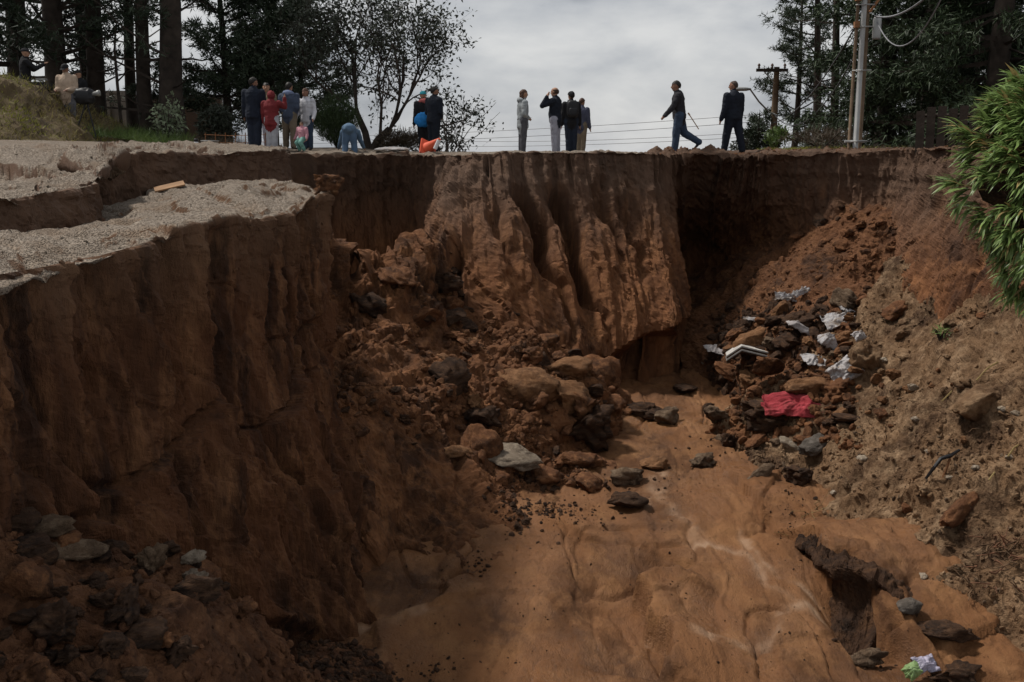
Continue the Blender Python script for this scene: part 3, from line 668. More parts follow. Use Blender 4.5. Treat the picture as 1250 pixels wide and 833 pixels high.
def proto(key, k):
    if (key, k) not in protos:
        base = hash(key) if False else sum(ord(c) for c in key) * 13 + k * 101
        if key == 'slab': v, f = rock_shape(base, 3, 8, 0.34, 0.12)
        elif key == 'round': v, f = rock_shape(base, 3, 8, 0.64, 0.14, 0.1)
        elif key == 'block': v, f = rock_shape(base, 3, 14, 0.72, 0.12)
        else: v, f = rock_shape(base, 3, 10, 0.62, 0.26)
        protos[(key, k)] = (v, f)
    return protos[(key, k)]
rock_meshes = {}
def rock(name, label, cat, group, pos, size, key, k, mat, rot=(0, 0, 0), sc=(1, 1, 1)):
    mk = (key, k, mat)
    if mk not in rock_meshes:
        v, f = proto(key, k); me = mesh_np(name, v, f, True); me.materials.append(M[mat]); rock_meshes[mk] = me
    o = bpy.data.objects.new(name, rock_meshes[mk]); col.objects.link(o)
    o.location = pos; o.rotation_euler = rot; o.scale = [size * q for q in sc]
    return tag(o, label, cat, group)

def scatter_clods(name, pts, nrm, sizes, mat, seed, sink=0.2, kind='stuff', flat=.7):
    """thousands of small pieces merged into one mesh; only the larger ones get the finer shape"""
    r = np.random.default_rng(seed); V = []; Fc = []; base = 0; big = sizes > .085
    for sub_, sel in ((0, np.where(~big)[0]), (1, np.where(big)[0])):
        protos_ = [rock_shape(seed * 31 + q, sub_, 6, flat, 0.14) for q in range(8)]
        which = r.integers(0, 8, len(sel))
        for q in range(8):
            m = sel[which == q]
            if not len(m): continue
            pv, pf = protos_[q]
            ax = r.normal(size=(len(m), 4)); ax /= np.linalg.norm(ax, axis=1)[:, None]
            w_, x_, y_, z_ = ax.T
            Rm = np.stack([1 - 2 * (y_**2 + z_**2), 2 * (x_*y_ - z_*w_), 2 * (x_*z_ + y_*w_), 2 * (x_*y_ + z_*w_), 1 - 2 * (x_**2 + z_**2), 2 * (y_*z_ - x_*w_), 2 * (x_*z_ - y_*w_), 2 * (y_*z_ + x_*w_), 1 - 2 * (x_**2 + y_**2)], 1).reshape(-1, 3, 3)
            vv = np.einsum('nij,vj->nvi', Rm, pv) * sizes[m][:, None, None] + (pts[m] + nrm[m] * (sizes[m] * (0.3 - sink))[:, None])[:, None, :]
            V.append(vv.reshape(-1, 3))
            Fc.append((pf[None] + (np.arange(len(m)) * len(pv))[:, None, None] + base).reshape(-1, 3)); base += vv.shape[0] * vv.shape[1]
    return tag(obj(name, mesh_np(name, np.concatenate(V), np.concatenate(Fc), False), mat), kind=kind)
def pick(p, n, seed, wfun=None, rmin=-1, rmax=99):
    r = np.random.default_rng(seed); Q = p.Q.reshape(-1, 3); N = p.n.reshape(-1, 3)
    w_ = ((p.r >= rmin) & (p.r <= rmax)).astype(float)
    du = np.linalg.norm(np.gradient(p.G, axis=1), axis=2) * np.linalg.norm(np.gradient(p.G, axis=0), axis=2)
    w_ = w_ * du
    if wfun is not None: w_ = w_ * wfun(p)
    w_ = np.clip(w_.ravel(), 0, None); w_ /= w_.sum()
    i = r.choice(len(Q), n, p=w_); return Q[i], N[i], r
def project(q):
    x, y, z = q; fy = y * CA - (z - CAMZ) * SA; up = y * SA + (z - CAMZ) * CA
    return 625 + F * x / fy, 416.5 - F * up / fy
def psz(r, n, a, b, k=2.2):                     # many small, few large
    return a * (b / a) ** (r.random(n) ** k)

Q, N, r = pick(pM, 4600, 1, lambda p: (1 - .93 * sstep(4.4, 5.0, p.r) * sstep(4.8, 3.6, p.c)) * (0.35 + sstep(2.2, 4, p.c)) * sstep(1.0, 2.5, p.r) * np.clip(.4 + fbm(p.G * .9, 3, 4), 0.02, 2))
scatter_clods('loose_clods', Q, N, psz(r, len(Q), .03, .26), M['clod'], 2)
Q, N, r = pick(pM, 2000, 3, lambda p: sstep(4, 5.5, p.c) * sstep(4.5, 6, p.r) + 2.0 * sstep(3.5, 4.3, p.c) * sstep(6, 5, p.c) * sstep(5.5, 7, p.r))
scatter_clods('dark_crumbs', Q, N, psz(r, len(Q), .03, .16), M['clod_dark'], 4)
Q, N, r = pick(pT, 2800, 5, lambda p: sstep(1.0, 3.0, p.c) * (0.4 + np.clip(fbm(p.G * .8, 3, 14), 0, 2)))
scatter_clods('loose_clods', Q, N, psz(r, len(Q), .025, .24, 2.8), M['clod'], 6, sink=.35)
Q, N, r = pick(pR, 7000, 7, lambda p: np.clip(.5 + fbm(p.G * 1.1, 3, 24), 0.02, 2))
scatter_clods('gravel', Q, N, psz(r, len(Q), .02, .11, 1.8), M['bank'], 8)
Q, N, r = pick(pR, 1400, 9, lambda p: np.clip(.3 + fbm(p.G * 1.1, 3, 24), 0.0, 2))
scatter_clods('pebbles', Q, N, psz(r, len(Q), .02, .09), M['grey'], 10)
Q, N, r = pick(pL, 3000, 11, None)
scatter_clods('loose_clods', Q, N, psz(r, len(Q), .02, .15, 1.8), M['mound'], 12)
Q, N, r = pick(pL, 1900, 13, lambda p: sstep(5, 6, p.c) * sstep(.5, 2, p.r), 0)
scatter_clods('dark_crumbs', Q, N, psz(r, len(Q), .02, .13, 1.5), M['clod_dark'], 14)
Q, N, r = pick(pA, 3000, 15, lambda p: sstep(4.9, 4.4, p.r) * sstep(2.4, 4, p.c) * np.clip(.3 + fbm(p.G * 1.2, 3, 44), .03, 2), .8, 5.1)
scatter_clods('road_gravel', Q, N, psz(r, len(Q), .012, .05, 2.2), M['gravel'], 16, sink=.4)
Q, N, r = pick(pC, 3000, 17, lambda p: sstep(7.1, 6.6, p.r) * np.clip(.4 + fbm(p.G * .9, 3, 54), .03, 2), 2.8, 7.3)
scatter_clods('road_gravel', Q, N, psz(r, len(Q), .015, .075, 2.4), M['gravel'], 18, sink=.4)
Q, N, r = pick(pE, 1500, 19, lambda p: sstep(3.0, 3.6, p.G[..., 0]) * sstep(9, 8, p.G[..., 0]) * np.exp(-((p.r - 6.4) / .7) ** 2))
scatter_clods('edge_crumbs', Q, N, psz(r, len(Q), .015, .08, 2.2), M['clod'], 20, sink=.4)
Q, N, r = pick(pA, 1800, 63, lambda p: (.12 + np.exp(-((p.r - 5.6) / .5) ** 2)) * np.clip(.2 + fbm(p.G * 1.3, 3, 46), .02, 2) * sstep(2, 3, p.c), 5.0, 12)
scatter_clods('wall_crumbs', Q, N, psz(r, len(Q), .015, .10, 2.4), M['wall'], 64, sink=.4)
Q, N, r = pick(pE, 2200, 65, lambda p: (.25 + np.exp(-((p.r - 8.0) / .4) ** 2)) * np.clip(.1 + fbm(p.G * 1.3, 3, 47), .01, 2) * sstep(1, 2, p.c) * sstep(18, 17, p.c), 7.2, 12)
scatter_clods('wall_crumbs', Q, N, psz(r, len(Q), .02, .14, 2.6), M['cliff'], 66, sink=.4)
# crumbs strewn over the mud near the heap and the debris
r = np.random.default_rng(5); pts = []
for (cx, cy, sx, sy, n) in ((675, 632, 30, 9, 300), (700, 645, 30, 10, 60), (790, 590, 50, 14, 60), (900, 540, 50, 16, 90), (965, 640, 16, 25, 70), (1090, 800, 80, 12, 40), (585, 700, 12, 10, 40), (520, 828, 20, 10, 40)):
    for _ in range(n):
        a = FP(r.normal(cx, sx), r.normal(cy, sy)); a[2] = floor_z(a[0], a[1]); pts.append(a)
pts = np.array(pts); nz = np.tile([0, 0, 1.0], (len(pts), 1))
scatter_clods('mud_crumbs', pts, nz, psz(r, len(pts), .015, .09, 2.2), M['clod_dark'], 21)

def in_box(x0, x1, y0, y1):
    def f(p):
        Q = p.G; fy = Q[..., 1] * CA - (Q[..., 2] - CAMZ) * SA; u = Q[..., 1] * SA + (Q[..., 2] - CAMZ) * CA
        X_, Y_ = 625 + F * Q[..., 0] / fy, 416.5 - F * u / fy
        return sstep(x0 - 12, x0 + 12, X_) * sstep(x1 + 12, x1 - 12, X_) * sstep(y0 - 8, y0 + 8, Y_) * sstep(y1 + 8, y1 - 8, Y_)
    return f
for pp_, n_, s_ in ((pT, 900, 61), (pR, 900, 62)):
    Q, N, r = pick(pp_, n_, s_, in_box(870, 1040, 372, 540))
    scatter_clods('debris_crumbs', Q, N, psz(r, len(Q), .04, .30, 1.7), M['clod_dark'] if pp_ is pT else M['heap'], s_, sink=.2)
r = np.random.default_rng(15); pts = []
for _ in range(1000):
    a_ = FP(r.uniform(480, 1010), 560 + 270 * r.random() ** 1.0)
    if -1.6 < a_[0] < 5.5: a_[2] = floor_z(a_[0], a_[1]); pts.append(a_)
pts = np.array(pts)
scatter_clods('mud_flakes', pts, np.tile([0, 0, 1.0], (len(pts), 1)), psz(r, len(pts), .008, .05, 2.6), M['pit'], 22, sink=.35, flat=.35)
# numbered by place: larger loose blocks, each its own thing
def on_patch(p, px, py):
    """the nearest surface point of a patch that projects on a photo pixel"""
    if not hasattr(p, 'proj'):
        Q = p.Q.reshape(-1, 3); fy = Q[:, 1] * CA - (Q[:, 2] - CAMZ) * SA; up = Q[:, 1] * SA + (Q[:, 2] - CAMZ) * CA
        p.proj = np.stack([625 + F * Q[:, 0] / fy, 416.5 - F * up / fy], 1); p.flat = Q
    d = np.hypot(p.proj[:, 0] - px, p.proj[:, 1] - py); m = d < 4
    if not m.any(): return p.flat[d.argmin()]
    c = p.flat[m]; return c[c[:, 1].argmin()]
def blocks(name, label, cat, group, p, n, seed, region, smin, smax, kinds, mats, wfun=None, lift=0.12, k=1.6):
    r = np.random.default_rng(seed); got = 0; placed = []
    Q, N, _ = pick(p, n * 40, seed, wfun)
    for q, nn in zip(Q, N):
        px, py = project(q)
        if not region(px, py): continue
        s = smin * (smax / smin) ** (r.random() ** k)
        if any(np.linalg.norm(q - a) < 0.38 * (s + b) for a, b in placed): continue
        placed.append((q, s))
        ky, mt = kinds[r.integers(len(kinds))], mats[r.integers(len(mats))]
        lb = '%s %s %s %s' % ('large' if s > (smin * smax) ** .5 else 'small', {'clod': 'red-brown', 'sandy': 'sandy-coloured', 'clod_dark': 'blackish', 'grey': 'grey-brown', 'bank': 'tan'}[mt], {'round': 'rounded', 'rock': 'jagged', 'block': 'angular', 'slab': 'flat'}[ky], label)
        rock(name, lb, cat, group, q + nn * s * lift + np.array([0, 0, s * .05]), s, ky, int(r.integers(5)), mt, (r.uniform(-.5, .5), r.uniform(-.5, .5), r.uniform(0, 6.28)))
        got += 1
        if got >= n: break
blocks('earth_clod', 'clod in the slumped heap below the buttress', 'clod', 'clods of the slumped heap', pM, 110, 51,
       lambda x, y: x > 470 and y > 330 and (y - 330) * 0.9 < x - 380 and x < 770, .18, .85, ['round', 'rock', 'block'], ['clod', 'clod', 'clod', 'sandy', 'clod_dark'], lambda p: sstep(3.0, 4.5, p.c))
blocks('earth_block', 'block of collapsed soil standing out of the slumped heap', 'soil block', 'soil blocks of the slumped heap', pM, 16, 58,
       lambda x, y: 430 < x < 740 and 330 < y < 560 and (y - 330) * 0.9 < x - 380, .55, 1.05, ['block', 'rock'], ['clod', 'clod', 'clod_dark'], lambda p: sstep(1.5, 3, p.c) * sstep(5, 4, p.r), .05, 1.0)
blocks('earth_clod', 'clod on the ledge above the undercut hollow', 'clod', 'clods on the ledge', pM, 34, 52,
       lambda x, y: 395 < x < 560 and 470 < y < 545, .14, .42, ['rock', 'block', 'slab'], ['clod', 'clod_dark', 'clod'])
blocks('earth_clod', 'clod rolled down the slope under the shadowed wall', 'clod', 'clods on the talus', pT, 44, 53,
       lambda x, y: 880 < x < 1150 and 250 < y < 430, .16, .55, ['rock', 'round', 'block'], ['clod', 'clod', 'clod_dark'], lambda p: sstep(2, 4, p.c))
blocks('earth_clod', 'clod embedded in the gravelly bank below the hanging plants', 'clod', 'clods of the gravelly bank', pR, 60, 54,
       lambda x, y: 1000 < x < 1250 and 380 < y < 740, .12, .42, ['rock', 'block', 'round'], ['bank', 'bank', 'sandy', 'clod'])
blocks('rubble_stone', 'stone in the rubble mound at the bottom of tall wall', 'stone', 'stones of the near rubble mound', pL, 64, 55,
       lambda x, y: -10 < x < 300 and 620 < y < 840, .10, .46, ['rock', 'block', 'rock'], ['clod', 'clod_dark', 'clod_dark'], lambda p: sstep(2.4, 1.6, p.r) * sstep(5.2, 4.4, p.c), k=1.2)
blocks('rubble_stone', 'stone in the debris pile around the torn white sacks', 'stone', 'stones of the debris pile', pR, 60, 56,
       lambda x, y: 870 < x < 1045 and 365 < y < 545 and not (895 < x < 1005 and 468 < y < 535), .22, .85, ['block', 'slab', 'rock'], ['sandy', 'clod', 'clod_dark', 'clod_dark', 'grey', 'clod'], lambda p: sstep(2.6, 1.4, p.c), .2)
blocks('rubble_stone', 'stone in the debris pile around the torn white sacks', 'stone', 'stones of the debris pile', pT, 52, 57,
       lambda x, y: 865 < x < 1045 and 370 < y < 470, .22, .85, ['block', 'slab', 'rock'], ['sandy', 'clod', 'clod_dark', 'clod_dark', 'grey'], lambda p: sstep(3.0, 3.8, p.r) * sstep(1, 2, p.c), .2)

# named blocks, placed where they lie on the mud or a heap: px, py of the base centre, width px
def lay(name, label, px, py, wpx, key, k, mat, on=None, sc=(1, 1, 1), rz=0.0, tilt=(0, 0), sink=0.3, cat='rock'):
    q = FP(px, py) if on is None else on_patch(on, px, py)
    if on is None: q[2] = floor_z(q[0], q[1])
    s = wpx / F * q[1]
    v, f = proto(key, k); h = (v[:, 2].max() - v[:, 2].min()) * s * sc[2]
    return rock(name, label, cat, None, q + np.array([0, 0.25 * s, h * (0.5 - sink)]), s, key, k, mat, (tilt[0], tilt[1], rz), sc)
lay('boulder', 'dark layered block standing alone in the middle of the mud', 767, 628, 52, 'block', 1, 'clod_dark', sc=(1, .8, .95), rz=.2, sink=.2)
lay('boulder', 'small dark angular rock on the mud below the debris pile', 858, 576, 36, 'rock', 2, 'grey', rz=1.0, sink=.3)
lay('boulder', 'brown squarish rock at the edge of the mud stream', 802, 578, 44, 'block', 3, 'sandy', rz=.4, sink=.2)
lay('boulder', 'wide dark rock with gravelly top right behind the layered block', 765, 594, 46, 'rock', 0, 'grey', rz=.1, sink=.25)
lay('boulder', 'twin dark rock half sunk in mud between heap and debris pile', 790, 516, 56, 'rock', 3, 'clod_dark', sc=(1, .8, .9), rz=-.3, sink=.2)
lay('boulder', 'smaller rock leaning on the twin dark rock in the mud', 815, 520, 40, 'block', 4, 'grey', rz=.8, sink=.25)
lay('boulder', 'flat stone lying in mud just short of the debris pile', 838, 484, 34, 'slab', 1, 'clod_dark', rz=.5, sink=.1)
lay('boulder', 'little dark stone between twin rock and debris pile', 864, 500, 20, 'rock', 1, 'clod_dark', rz=.5, sink=.2)
lay('stone_slab', 'pale grey slab with sunlit flat top in the slumped heap', 622, 572, 84, 'slab', 0, 'concrete', pM, (1.05, .9, .85), -.25, (.2, .14), -.05, 'slab')
lay('stone_slab', 'sandy flat slab beside the pale grey slab', 553, 560, 58, 'slab', 2, 'sandy', pM, (1, .7, 1.1), .15, (.1, .1), .15, 'slab')
lay('boulder', 'largest rounded sandy boulder on top of the slumped heap', 640, 478, 92, 'round', 1, 'sandy', pM, (1, .8, .85), .2, (0, .1), .3)
lay('boulder', 'rounded sandy boulder at the far tip of the heap', 700, 488, 60, 'round', 2, 'sandy', pM, (1, .8, .9), 1.2, (0, 0), .25)
lay('boulder', 'flat-topped sandy boulder behind the largest rounded one', 698, 466, 62, 'round', 3, 'sandy', pM, (1, .8, .7), .5, (0, 0), .2)
lay('boulder', 'big dark angular block hanging over the mud at the heap end', 722, 548, 80, 'rock', 2, 'clod_dark', pM, (.95, .9, 1.2), .6, (.2, -.2), .15)
lay('boulder', 'brown block at the foot of the angular block', 700, 566, 60, 'block', 0, 'clod', pM, (1, .8, .8), .3, (0, 0), .2)
lay('boulder', 'low brown rock where heap meets the mud stream', 668, 590, 54, 'round', 4, 'clod', pM, (1, .8, .8), .3, (0, .2), .2)
lay('boulder', 'brown rock wedged among stones between heap and stream', 738, 578, 40, 'block', 1, 'clod', pM, (1, .8, .9), 1.3, (0, 0), .1)
lay('concrete_slab', 'broken concrete slab tilted at the edge of debris pile', 884, 462, 58, 'slab', 3, 'concrete', sc=(1, .6, 1.5), rz=.25, tilt=(.1, -.12), sink=-.25, cat='slab')
lay('concrete_slab', 'dark grey slab sloping down to mud below red cloth', 1000, 556, 62, 'slab', 4, 'slate', pR, (1, .7, 1.2), .5, (.35, -.25), -.1, 'slab')
lay('boulder', 'pale elongated stone under the red cloth', 966, 552, 34, 'slab', 1, 'pale', pR, (1, .5, 1.2), -.5, (0, .3), -.2)
lay('boulder', 'greenish-grey rounded rock just behind the red cloth', 985, 486, 60, 'round', 0, 'sandy', pR, (1, .8, .8), .2, (0, 0), .05)
lay('boulder', 'dark gravelly block carrying the red cloth', 940, 522, 84, 'rock', 4, 'clod_dark', pR, (1, .8, .75), .1, (0, 0), .15)
lay('stone_slab', 'tilted grey flagstone half buried in mud below debris', 930, 606, 50, 'slab', 2, 'grey', sc=(1, .6, 1.3), rz=.6, tilt=(.15, -.2), sink=.35, cat='slab')
lay('boulder', 'dark lump with a hollow at the toe of gravelly bank', 975, 608, 38, 'rock', 4, 'clod_dark', rz=.6, sink=.1)
lay('boulder', 'smooth blue-grey stone below the scoured pit', 1108, 784, 38, 'round', 1, 'slate', sc=(1, .7, .9), rz=.5, sink=.1)
lay('boulder', 'rough pitted rock left of the blue-grey stone', 1062, 812, 58, 'rock', 1, 'grey', sc=(1, .8, .8), rz=.2, sink=.15)
lay('boulder', 'wide dark flat-topped rock beside the blue-grey stone', 1162, 806, 86, 'block', 3, 'clod_dark', sc=(1, .7, .62), rz=-.1, sink=.1)
lay('boulder', 'dark rock at the frame bottom behind the coloured wrapper', 1172, 838, 84, 'rock', 2, 'clod_dark', sc=(1, .7, .6), rz=.3, sink=.1)
lay('boulder', 'gravel-crusted rock at right edge of the muddy shelf', 1243, 768, 60, 'rock', 0, 'grey', sc=(1, .8, 1), rz=.3, sink=.1)
lay('earth_slab', 'large brown slab of soil leaning on the gravelly bank', 1178, 640, 76, 'slab', 4, 'clod', pR, (1, .5, 1.4), .55, (.75, -.45), .05, 'slab')
lay('earth_clod', 'dark overhanging clod on the bank above twisted metal', 1200, 500, 90, 'block', 2, 'bank', pR, (1, .6, .7), .5, (.5, -.3), .3, 'clod')
lay('earth_clod', 'tall brown clod beside the big white sack', 1062, 455, 66, 'rock', 3, 'bank', pR, (.8, .8, 1.5), .5, (.1, -.2), .2, 'clod')
lay('earth_clod', 'smooth brown clod above white plastic on bank', 1098, 385, 50, 'round', 2, 'clod', pR, (1, .7, .7), .5, (.1, -.2), .1, 'clod')
lay('earth_clod', 'jagged lump lying on the broken road by the terrace corner', 398, 222, 44, 'rock', 4, 'clod', pA, (1, .7, .9), .5, (0, 0), .1, 'clod')
lay('earth_clod', 'small lump behind the jagged one on the broken road', 420, 222, 24, 'rock', 1, 'sandy', pA, (1, .7, .8), 1.5, (0, 0), .1, 'clod')
for k, (x, y, ww, m_, lb) in enumerate([(45, 660, 95, 'grey', 'big grey-topped slab of broken paving at left of rubble mound'), (88, 690, 80, 'grey', 'second grey paving slab overlapping the big one'), (180, 700, 46, 'grey', 'upright grey shard in the middle of rubble mound'), (235, 690, 40, 'concrete', 'pale-crusted stone on the mound edge'), (238, 722, 42, 'concrete', 'pale gravelly stone below the pale-crusted one'), (20, 720, 60, 'grey', 'dull crushed paving piece in the rubble mound'), (150, 760, 80, 'clod_dark', 'broad smooth clod near the middle of the mound'), (60, 790, 90, 'clod_dark', 'broad brown clod low in the near mound'), (190, 800, 70, 'clod', 'rounded brown clod near the mound edge')]):
    lay('paving_chunk' if m_[:4] != 'clod' else 'earth_clod', lb, x, y, ww, 'slab' if k in (0, 1, 5) else 'rock', k % 5, m_, pL, (1, .7, 1.0 if k != 2 else 1.5), .3 * k, (.2, .15 * (k % 3 - 1)), .12, 'paving chunk' if m_[:4] != 'clod' else 'clod')
for k, (x, y, ww) in enumerate([(1160, 582, 12), (1222, 500, 14), (1240, 505, 14), (1112, 475, 14), (1118, 512, 12), (1130, 552, 10), (1050, 560, 14), (1020, 600, 9), (1125, 712, 18), (1142, 716, 11), (1135, 720, 10), (1190, 570, 12), (1080, 440, 12), (1232, 558, 12)]):
    lay('pebble', 'pale pebble stuck in the gravelly bank', x, y, ww, 'round', k % 5, 'pale', pR, sink=.2, rz=k, cat='pebble')['group'] = 'pale pebbles of the bank'

# ------------------------------------------------------------------ trees, grass, plants
def rand_unit(r, n):
    v = r.normal(size=(n, 3)); return v / np.linalg.norm(v, axis=1)[:, None]
def blades(base, dirs, length, width, r, bend=0.25, droop=0.3, fine=False):
    """narrow two-triangle blades from base points along dirs"""
    n = len(base); side = np.cross(dirs, rand_unit(r, n)); side /= np.linalg.norm(side, axis=1)[:, None] + 1e-9
    L = np.asarray(length)[:, None] if np.ndim(length) else np.full((n, 1), length); W = np.asarray(width)[:, None] if np.ndim(width) else np.full((n, 1), width)
    mid = base + dirs * L * 0.55; tip = base + dirs * L - np.array([0, 0, 1.0]) * L * droop * r.random((n, 1)) + side * L * bend * r.normal(size=(n, 1)) * .5
    if fine:
        v = np.stack([base + (mid - base) * .35 - side * W / 2, base + (mid - base) * .35 + side * W / 2, tip], 1); i = np.arange(n)[:, None] * 3; return v.reshape(-1, 3), i + np.array([[0, 1, 2]])
    v = np.stack([base, mid - side * W / 2, mid + side * W / 2, tip], 1)
    i = np.arange(n)[:, None] * 4
    f = np.concatenate([i + np.array([[0, 2, 1]]), i + np.array([[1, 2, 3]])]); return v.reshape(-1, 3), f
def foliage_mat(name, c, var=0.5, trans=0.15, rough=0.6):
    m, t, b = new_mat(name); g = t.nodes.new('ShaderNodeNewGeometry')
    n = t.nodes.new('ShaderNodeTexNoise'); n.inputs['Scale'].default_value = 1.6; n.inputs['Detail'].default_value = 3
    t.links.new(g.outputs['Position'], n.inputs['Vector'])
    ad = t.nodes.new('ShaderNodeMath'); ad.operation = 'MULTIPLY_ADD'; ad.inputs[1].default_value = 0.5
    t.links.new(g.outputs['Random Per Island'], ad.inputs[0]); 
    sc = t.nodes.new('ShaderNodeMath'); sc.operation = 'MULTIPLY'; sc.inputs[1].default_value = 0.5; t.links.new(n.outputs['Fac'], sc.inputs[0]); t.links.new(sc.outputs[0], ad.inputs[2])
    r = t.nodes.new('ShaderNodeValToRGB'); e = r.color_ramp.elements
    e[0].position = 0.15; e[0].color = [k * (1 - var) for k in c] + [1]; e[1].position = 0.85; e[1].color = [k * (1 + var) for k in c] + [1]
    t.links.new(ad.outputs[0], r.inputs[0]); t.links.new(r.outputs[0], b.inputs['Base Color'])
    b.inputs['Roughness'].default_value = rough; b.inputs['Specular IOR Level'].default_value = 0.3
    if trans:
        b.inputs['Transmission Weight'].default_value = 0
        tr = t.nodes.new('ShaderNodeBsdfTranslucent'); t.links.new(r.outputs[0], tr.inputs[0])
        ms = t.nodes.new('ShaderNodeMixShader'); ms.inputs[0].default_value = trans
        o_ = t.nodes['Material Output']; t.links.new(b.outputs[0], ms.inputs[1]); t.links.new(tr.outputs[0], ms.inputs[2]); t.links.new(ms.outputs[0], o_.inputs[0])
    return m
M['needle'] = foliage_mat('pine_needles', (0.035, 0.05, 0.028), trans=0)
M['needle_dark'] = foliage_mat('dark_pine_needles', (0.022, 0.034, 0.017), trans=0)
M['leaf_dark'] = foliage_mat('dark_leaves', (0.035, 0.042, 0.028), trans=0)
M['cypress'] = foliage_mat('cypress_foliage', (0.028, 0.045, 0.018), 0.6, 0)
M['broom'] = foliage_mat('broom_twigs', (0.035, 0.055, 0.02))
M['bark'] = plain('bark', (0.035, 0.026, 0.02), 0.95, var=.5, scale=4, bump=.8, bscale=14)
M['bark_grey'] = plain('grey_bark', (0.06, 0.048, 0.038), 0.95, var=.4, scale=5)
M['grass_dry'] = foliage_mat('dry_grass', (0.19, 0.16, 0.055), 0.5, .25)
M['grass_green'] = foliage_mat('green_grass', (0.085, 0.13, 0.035), 0.5, .25)
M['grass_moss'] = foliage_mat('mossy_grass', (0.20, 0.20, 0.035), 0.45, .25)
M['strap'] = foliage_mat('strap_leaves', (0.185, 0.27, 0.085), 0.6, .28, .33)
M['strap_dry'] = foliage_mat('dry_leaves', (0.30, 0.22, 0.09), 0.4, .2)
M['scrub'] = foliage_mat('brown_scrub', (0.06, 0.042, 0.025), 0.5)
M['pale_leaf'] = foliage_mat('pale_leaves', (0.20, 0.24, 0.15), 0.4)

def pine(name, label, px, d, height, r0, crown0, spread, n_wh, tufts, seed, mat, lean=(0, 0), group=None, dens=1.0, droop=0.0, tl=0.26, tw=0.035, bare=0, kind='pine', zoff=0.0, mm=6):
    r = np.random.default_rng(seed); b = P(px, 188, d); b[2] = float(Gz(b[0], b[1])) - 0.1 + zoff
    root = empty(name, b, label, 'tree', group)
    k = np.linspace(0, 1, 12); wob = 0.06 * height * 0.12
    path = np.stack([lean[0] * height * k + wob * np.sin(k * 5 + seed), lean[1] * height * k + wob * np.cos(k * 4 + seed), height * k], 1); path[0, :2] = 0
    rad = r0 * (1 - k) ** 0.8 + 0.02; rad[0] *= 1.25
    MB().tube(path, rad, 10).build('trunk', M['bark'], root, True)
    limbs = MB(); TB, TD = [], []
    for i in range(n_wh):
        t = crown0 + (1 - crown0) * (i + r.random()) / n_wh
        if i < bare: t = crown0 * (0.15 + 0.8 * r.random())
        org = np.array([np.interp(t, k, path[:, q]) for q in range(3)])
        nb = r.integers(2, 5)
        for j in range(nb):
            a = r.uniform(0, 6.283); prof = (1 - (t - crown0) / (1 - crown0 + 1e-6)) if t > crown0 else 0.7
            L = spread * (0.25 + 0.85 * max(0, prof) ** 0.75) * r.uniform(.55, 1.1)
            el = r.uniform(-.15, .5) - droop
            dr = np.array([math.cos(a) * math.cos(el), math.sin(a) * math.cos(el), math.sin(el)])
            s = np.linspace(0, 1, 6)[:, None]
            pts = org + dr * L * s + np.array([0, 0, 1]) * L * (0.18 - droop * .6) * s ** 2 + r.normal(size=(6, 3)) * L * .025 * s
            limbs.tube(pts, list(np.linspace(max(.012, .02 * L), .008, 6)), 3, False)
            nt_ = int(tufts * L * dens) if (t > crown0 or i < bare and r.random() < .35) else 0
            if i < bare and t < crown0: nt_ //= 3
            if nt_:
                u = r.random(nt_) ** 0.6 * 0.85 + 0.18
                base = np.stack([np.interp(u, s[:, 0], pts[:, q]) for q in range(3)], 1) + rand_unit(r, nt_) * (L * 0.16 + .1) * r.random((nt_, 1)) * np.array([1, 1, .55])
                TB.append(base); TD.append(np.tile(dr, (nt_, 1)))
    limbs.build('limbs', M['bark'], root)['kind'] = 'stuff'
    TB, TD = np.concatenate(TB), np.concatenate(TD)
    m = mm; B = np.repeat(TB, m, 0); D = np.repeat(TD, m, 0) * 0.7 + rand_unit(r, len(B)) + np.array([0, 0, .35 - droop * 1.6]); D /= np.linalg.norm(D, axis=1)[:, None]
    v, f = blades(B, D, tl * r.uniform(.6, 1.2, len(B)), tw * 1.25, r, .2, .2, True)
    obj('crown', mesh_np('crown', v, f), mat, root)['kind'] = 'stuff'
    return root
GL = 'pines behind the onlookers at left'
lp = [('tall_pine', 'massive dark pine at left photo edge with its foliage reaching low', 28, 34, 15, .34, .10, 4.0, 34, 26, (0, 0)),
      ('tall_pine', 'dark-trunked pine right behind the television camera', 70, 33, 15, .33, .12, 3.6, 30, 22, (.01, 0)),
      ('tall_pine', 'thin straight pine trunk left of the leaning trunk', 109, 36, 16, .19, .42, 2.6, 16, 14, (0, 0)),
      ('tall_pine', 'leaning pine trunk behind the tripod camera', 120, 34, 15, .27, .40, 3.0, 18, 15, (.06, 0)),
      ('tall_pine', 'slim pine in front of the pale shed wall', 166, 36, 15, .17, .38, 2.6, 18, 14, (.035, 0)),
      ('tall_pine', 'straight pine trunk between slim pine and thickest trunk', 184, 33, 15, .21, .36, 2.8, 18, 15, (.0, 0)),
      ('tall_pine', 'thickest pine trunk behind the white-leaved shrub', 212, 32, 16, .34, .33, 3.3, 20, 16, (.015, 0)),
      ('young_pine', 'bushy young pine behind the man in the navy parka', 278, 35, 7.0, .13, .12, 2.5, 26, 30, (.0, 0)),
      ('young_pine', 'broad young pine behind the boy in white', 335, 36, 6.2, .12, .10, 2.7, 26, 30, (.0, 0)),
      ('young_pine', 'pointed young pine just left of the leafy tree', 372, 38, 5.4, .10, .10, 1.8, 20, 28, (.0, 0))]
for k, (nm, lb, px, d, h, r0, c0, sp, nw, tf, ln) in enumerate(lp):
    pine(nm, lb, px, d, h, r0, c0, sp, nw, tf, 100 + k, M['needle_dark'] if k < 2 else M['needle'], ln, GL, 1.0, bare=4 if k in (2, 3, 4, 5, 6) else 0)
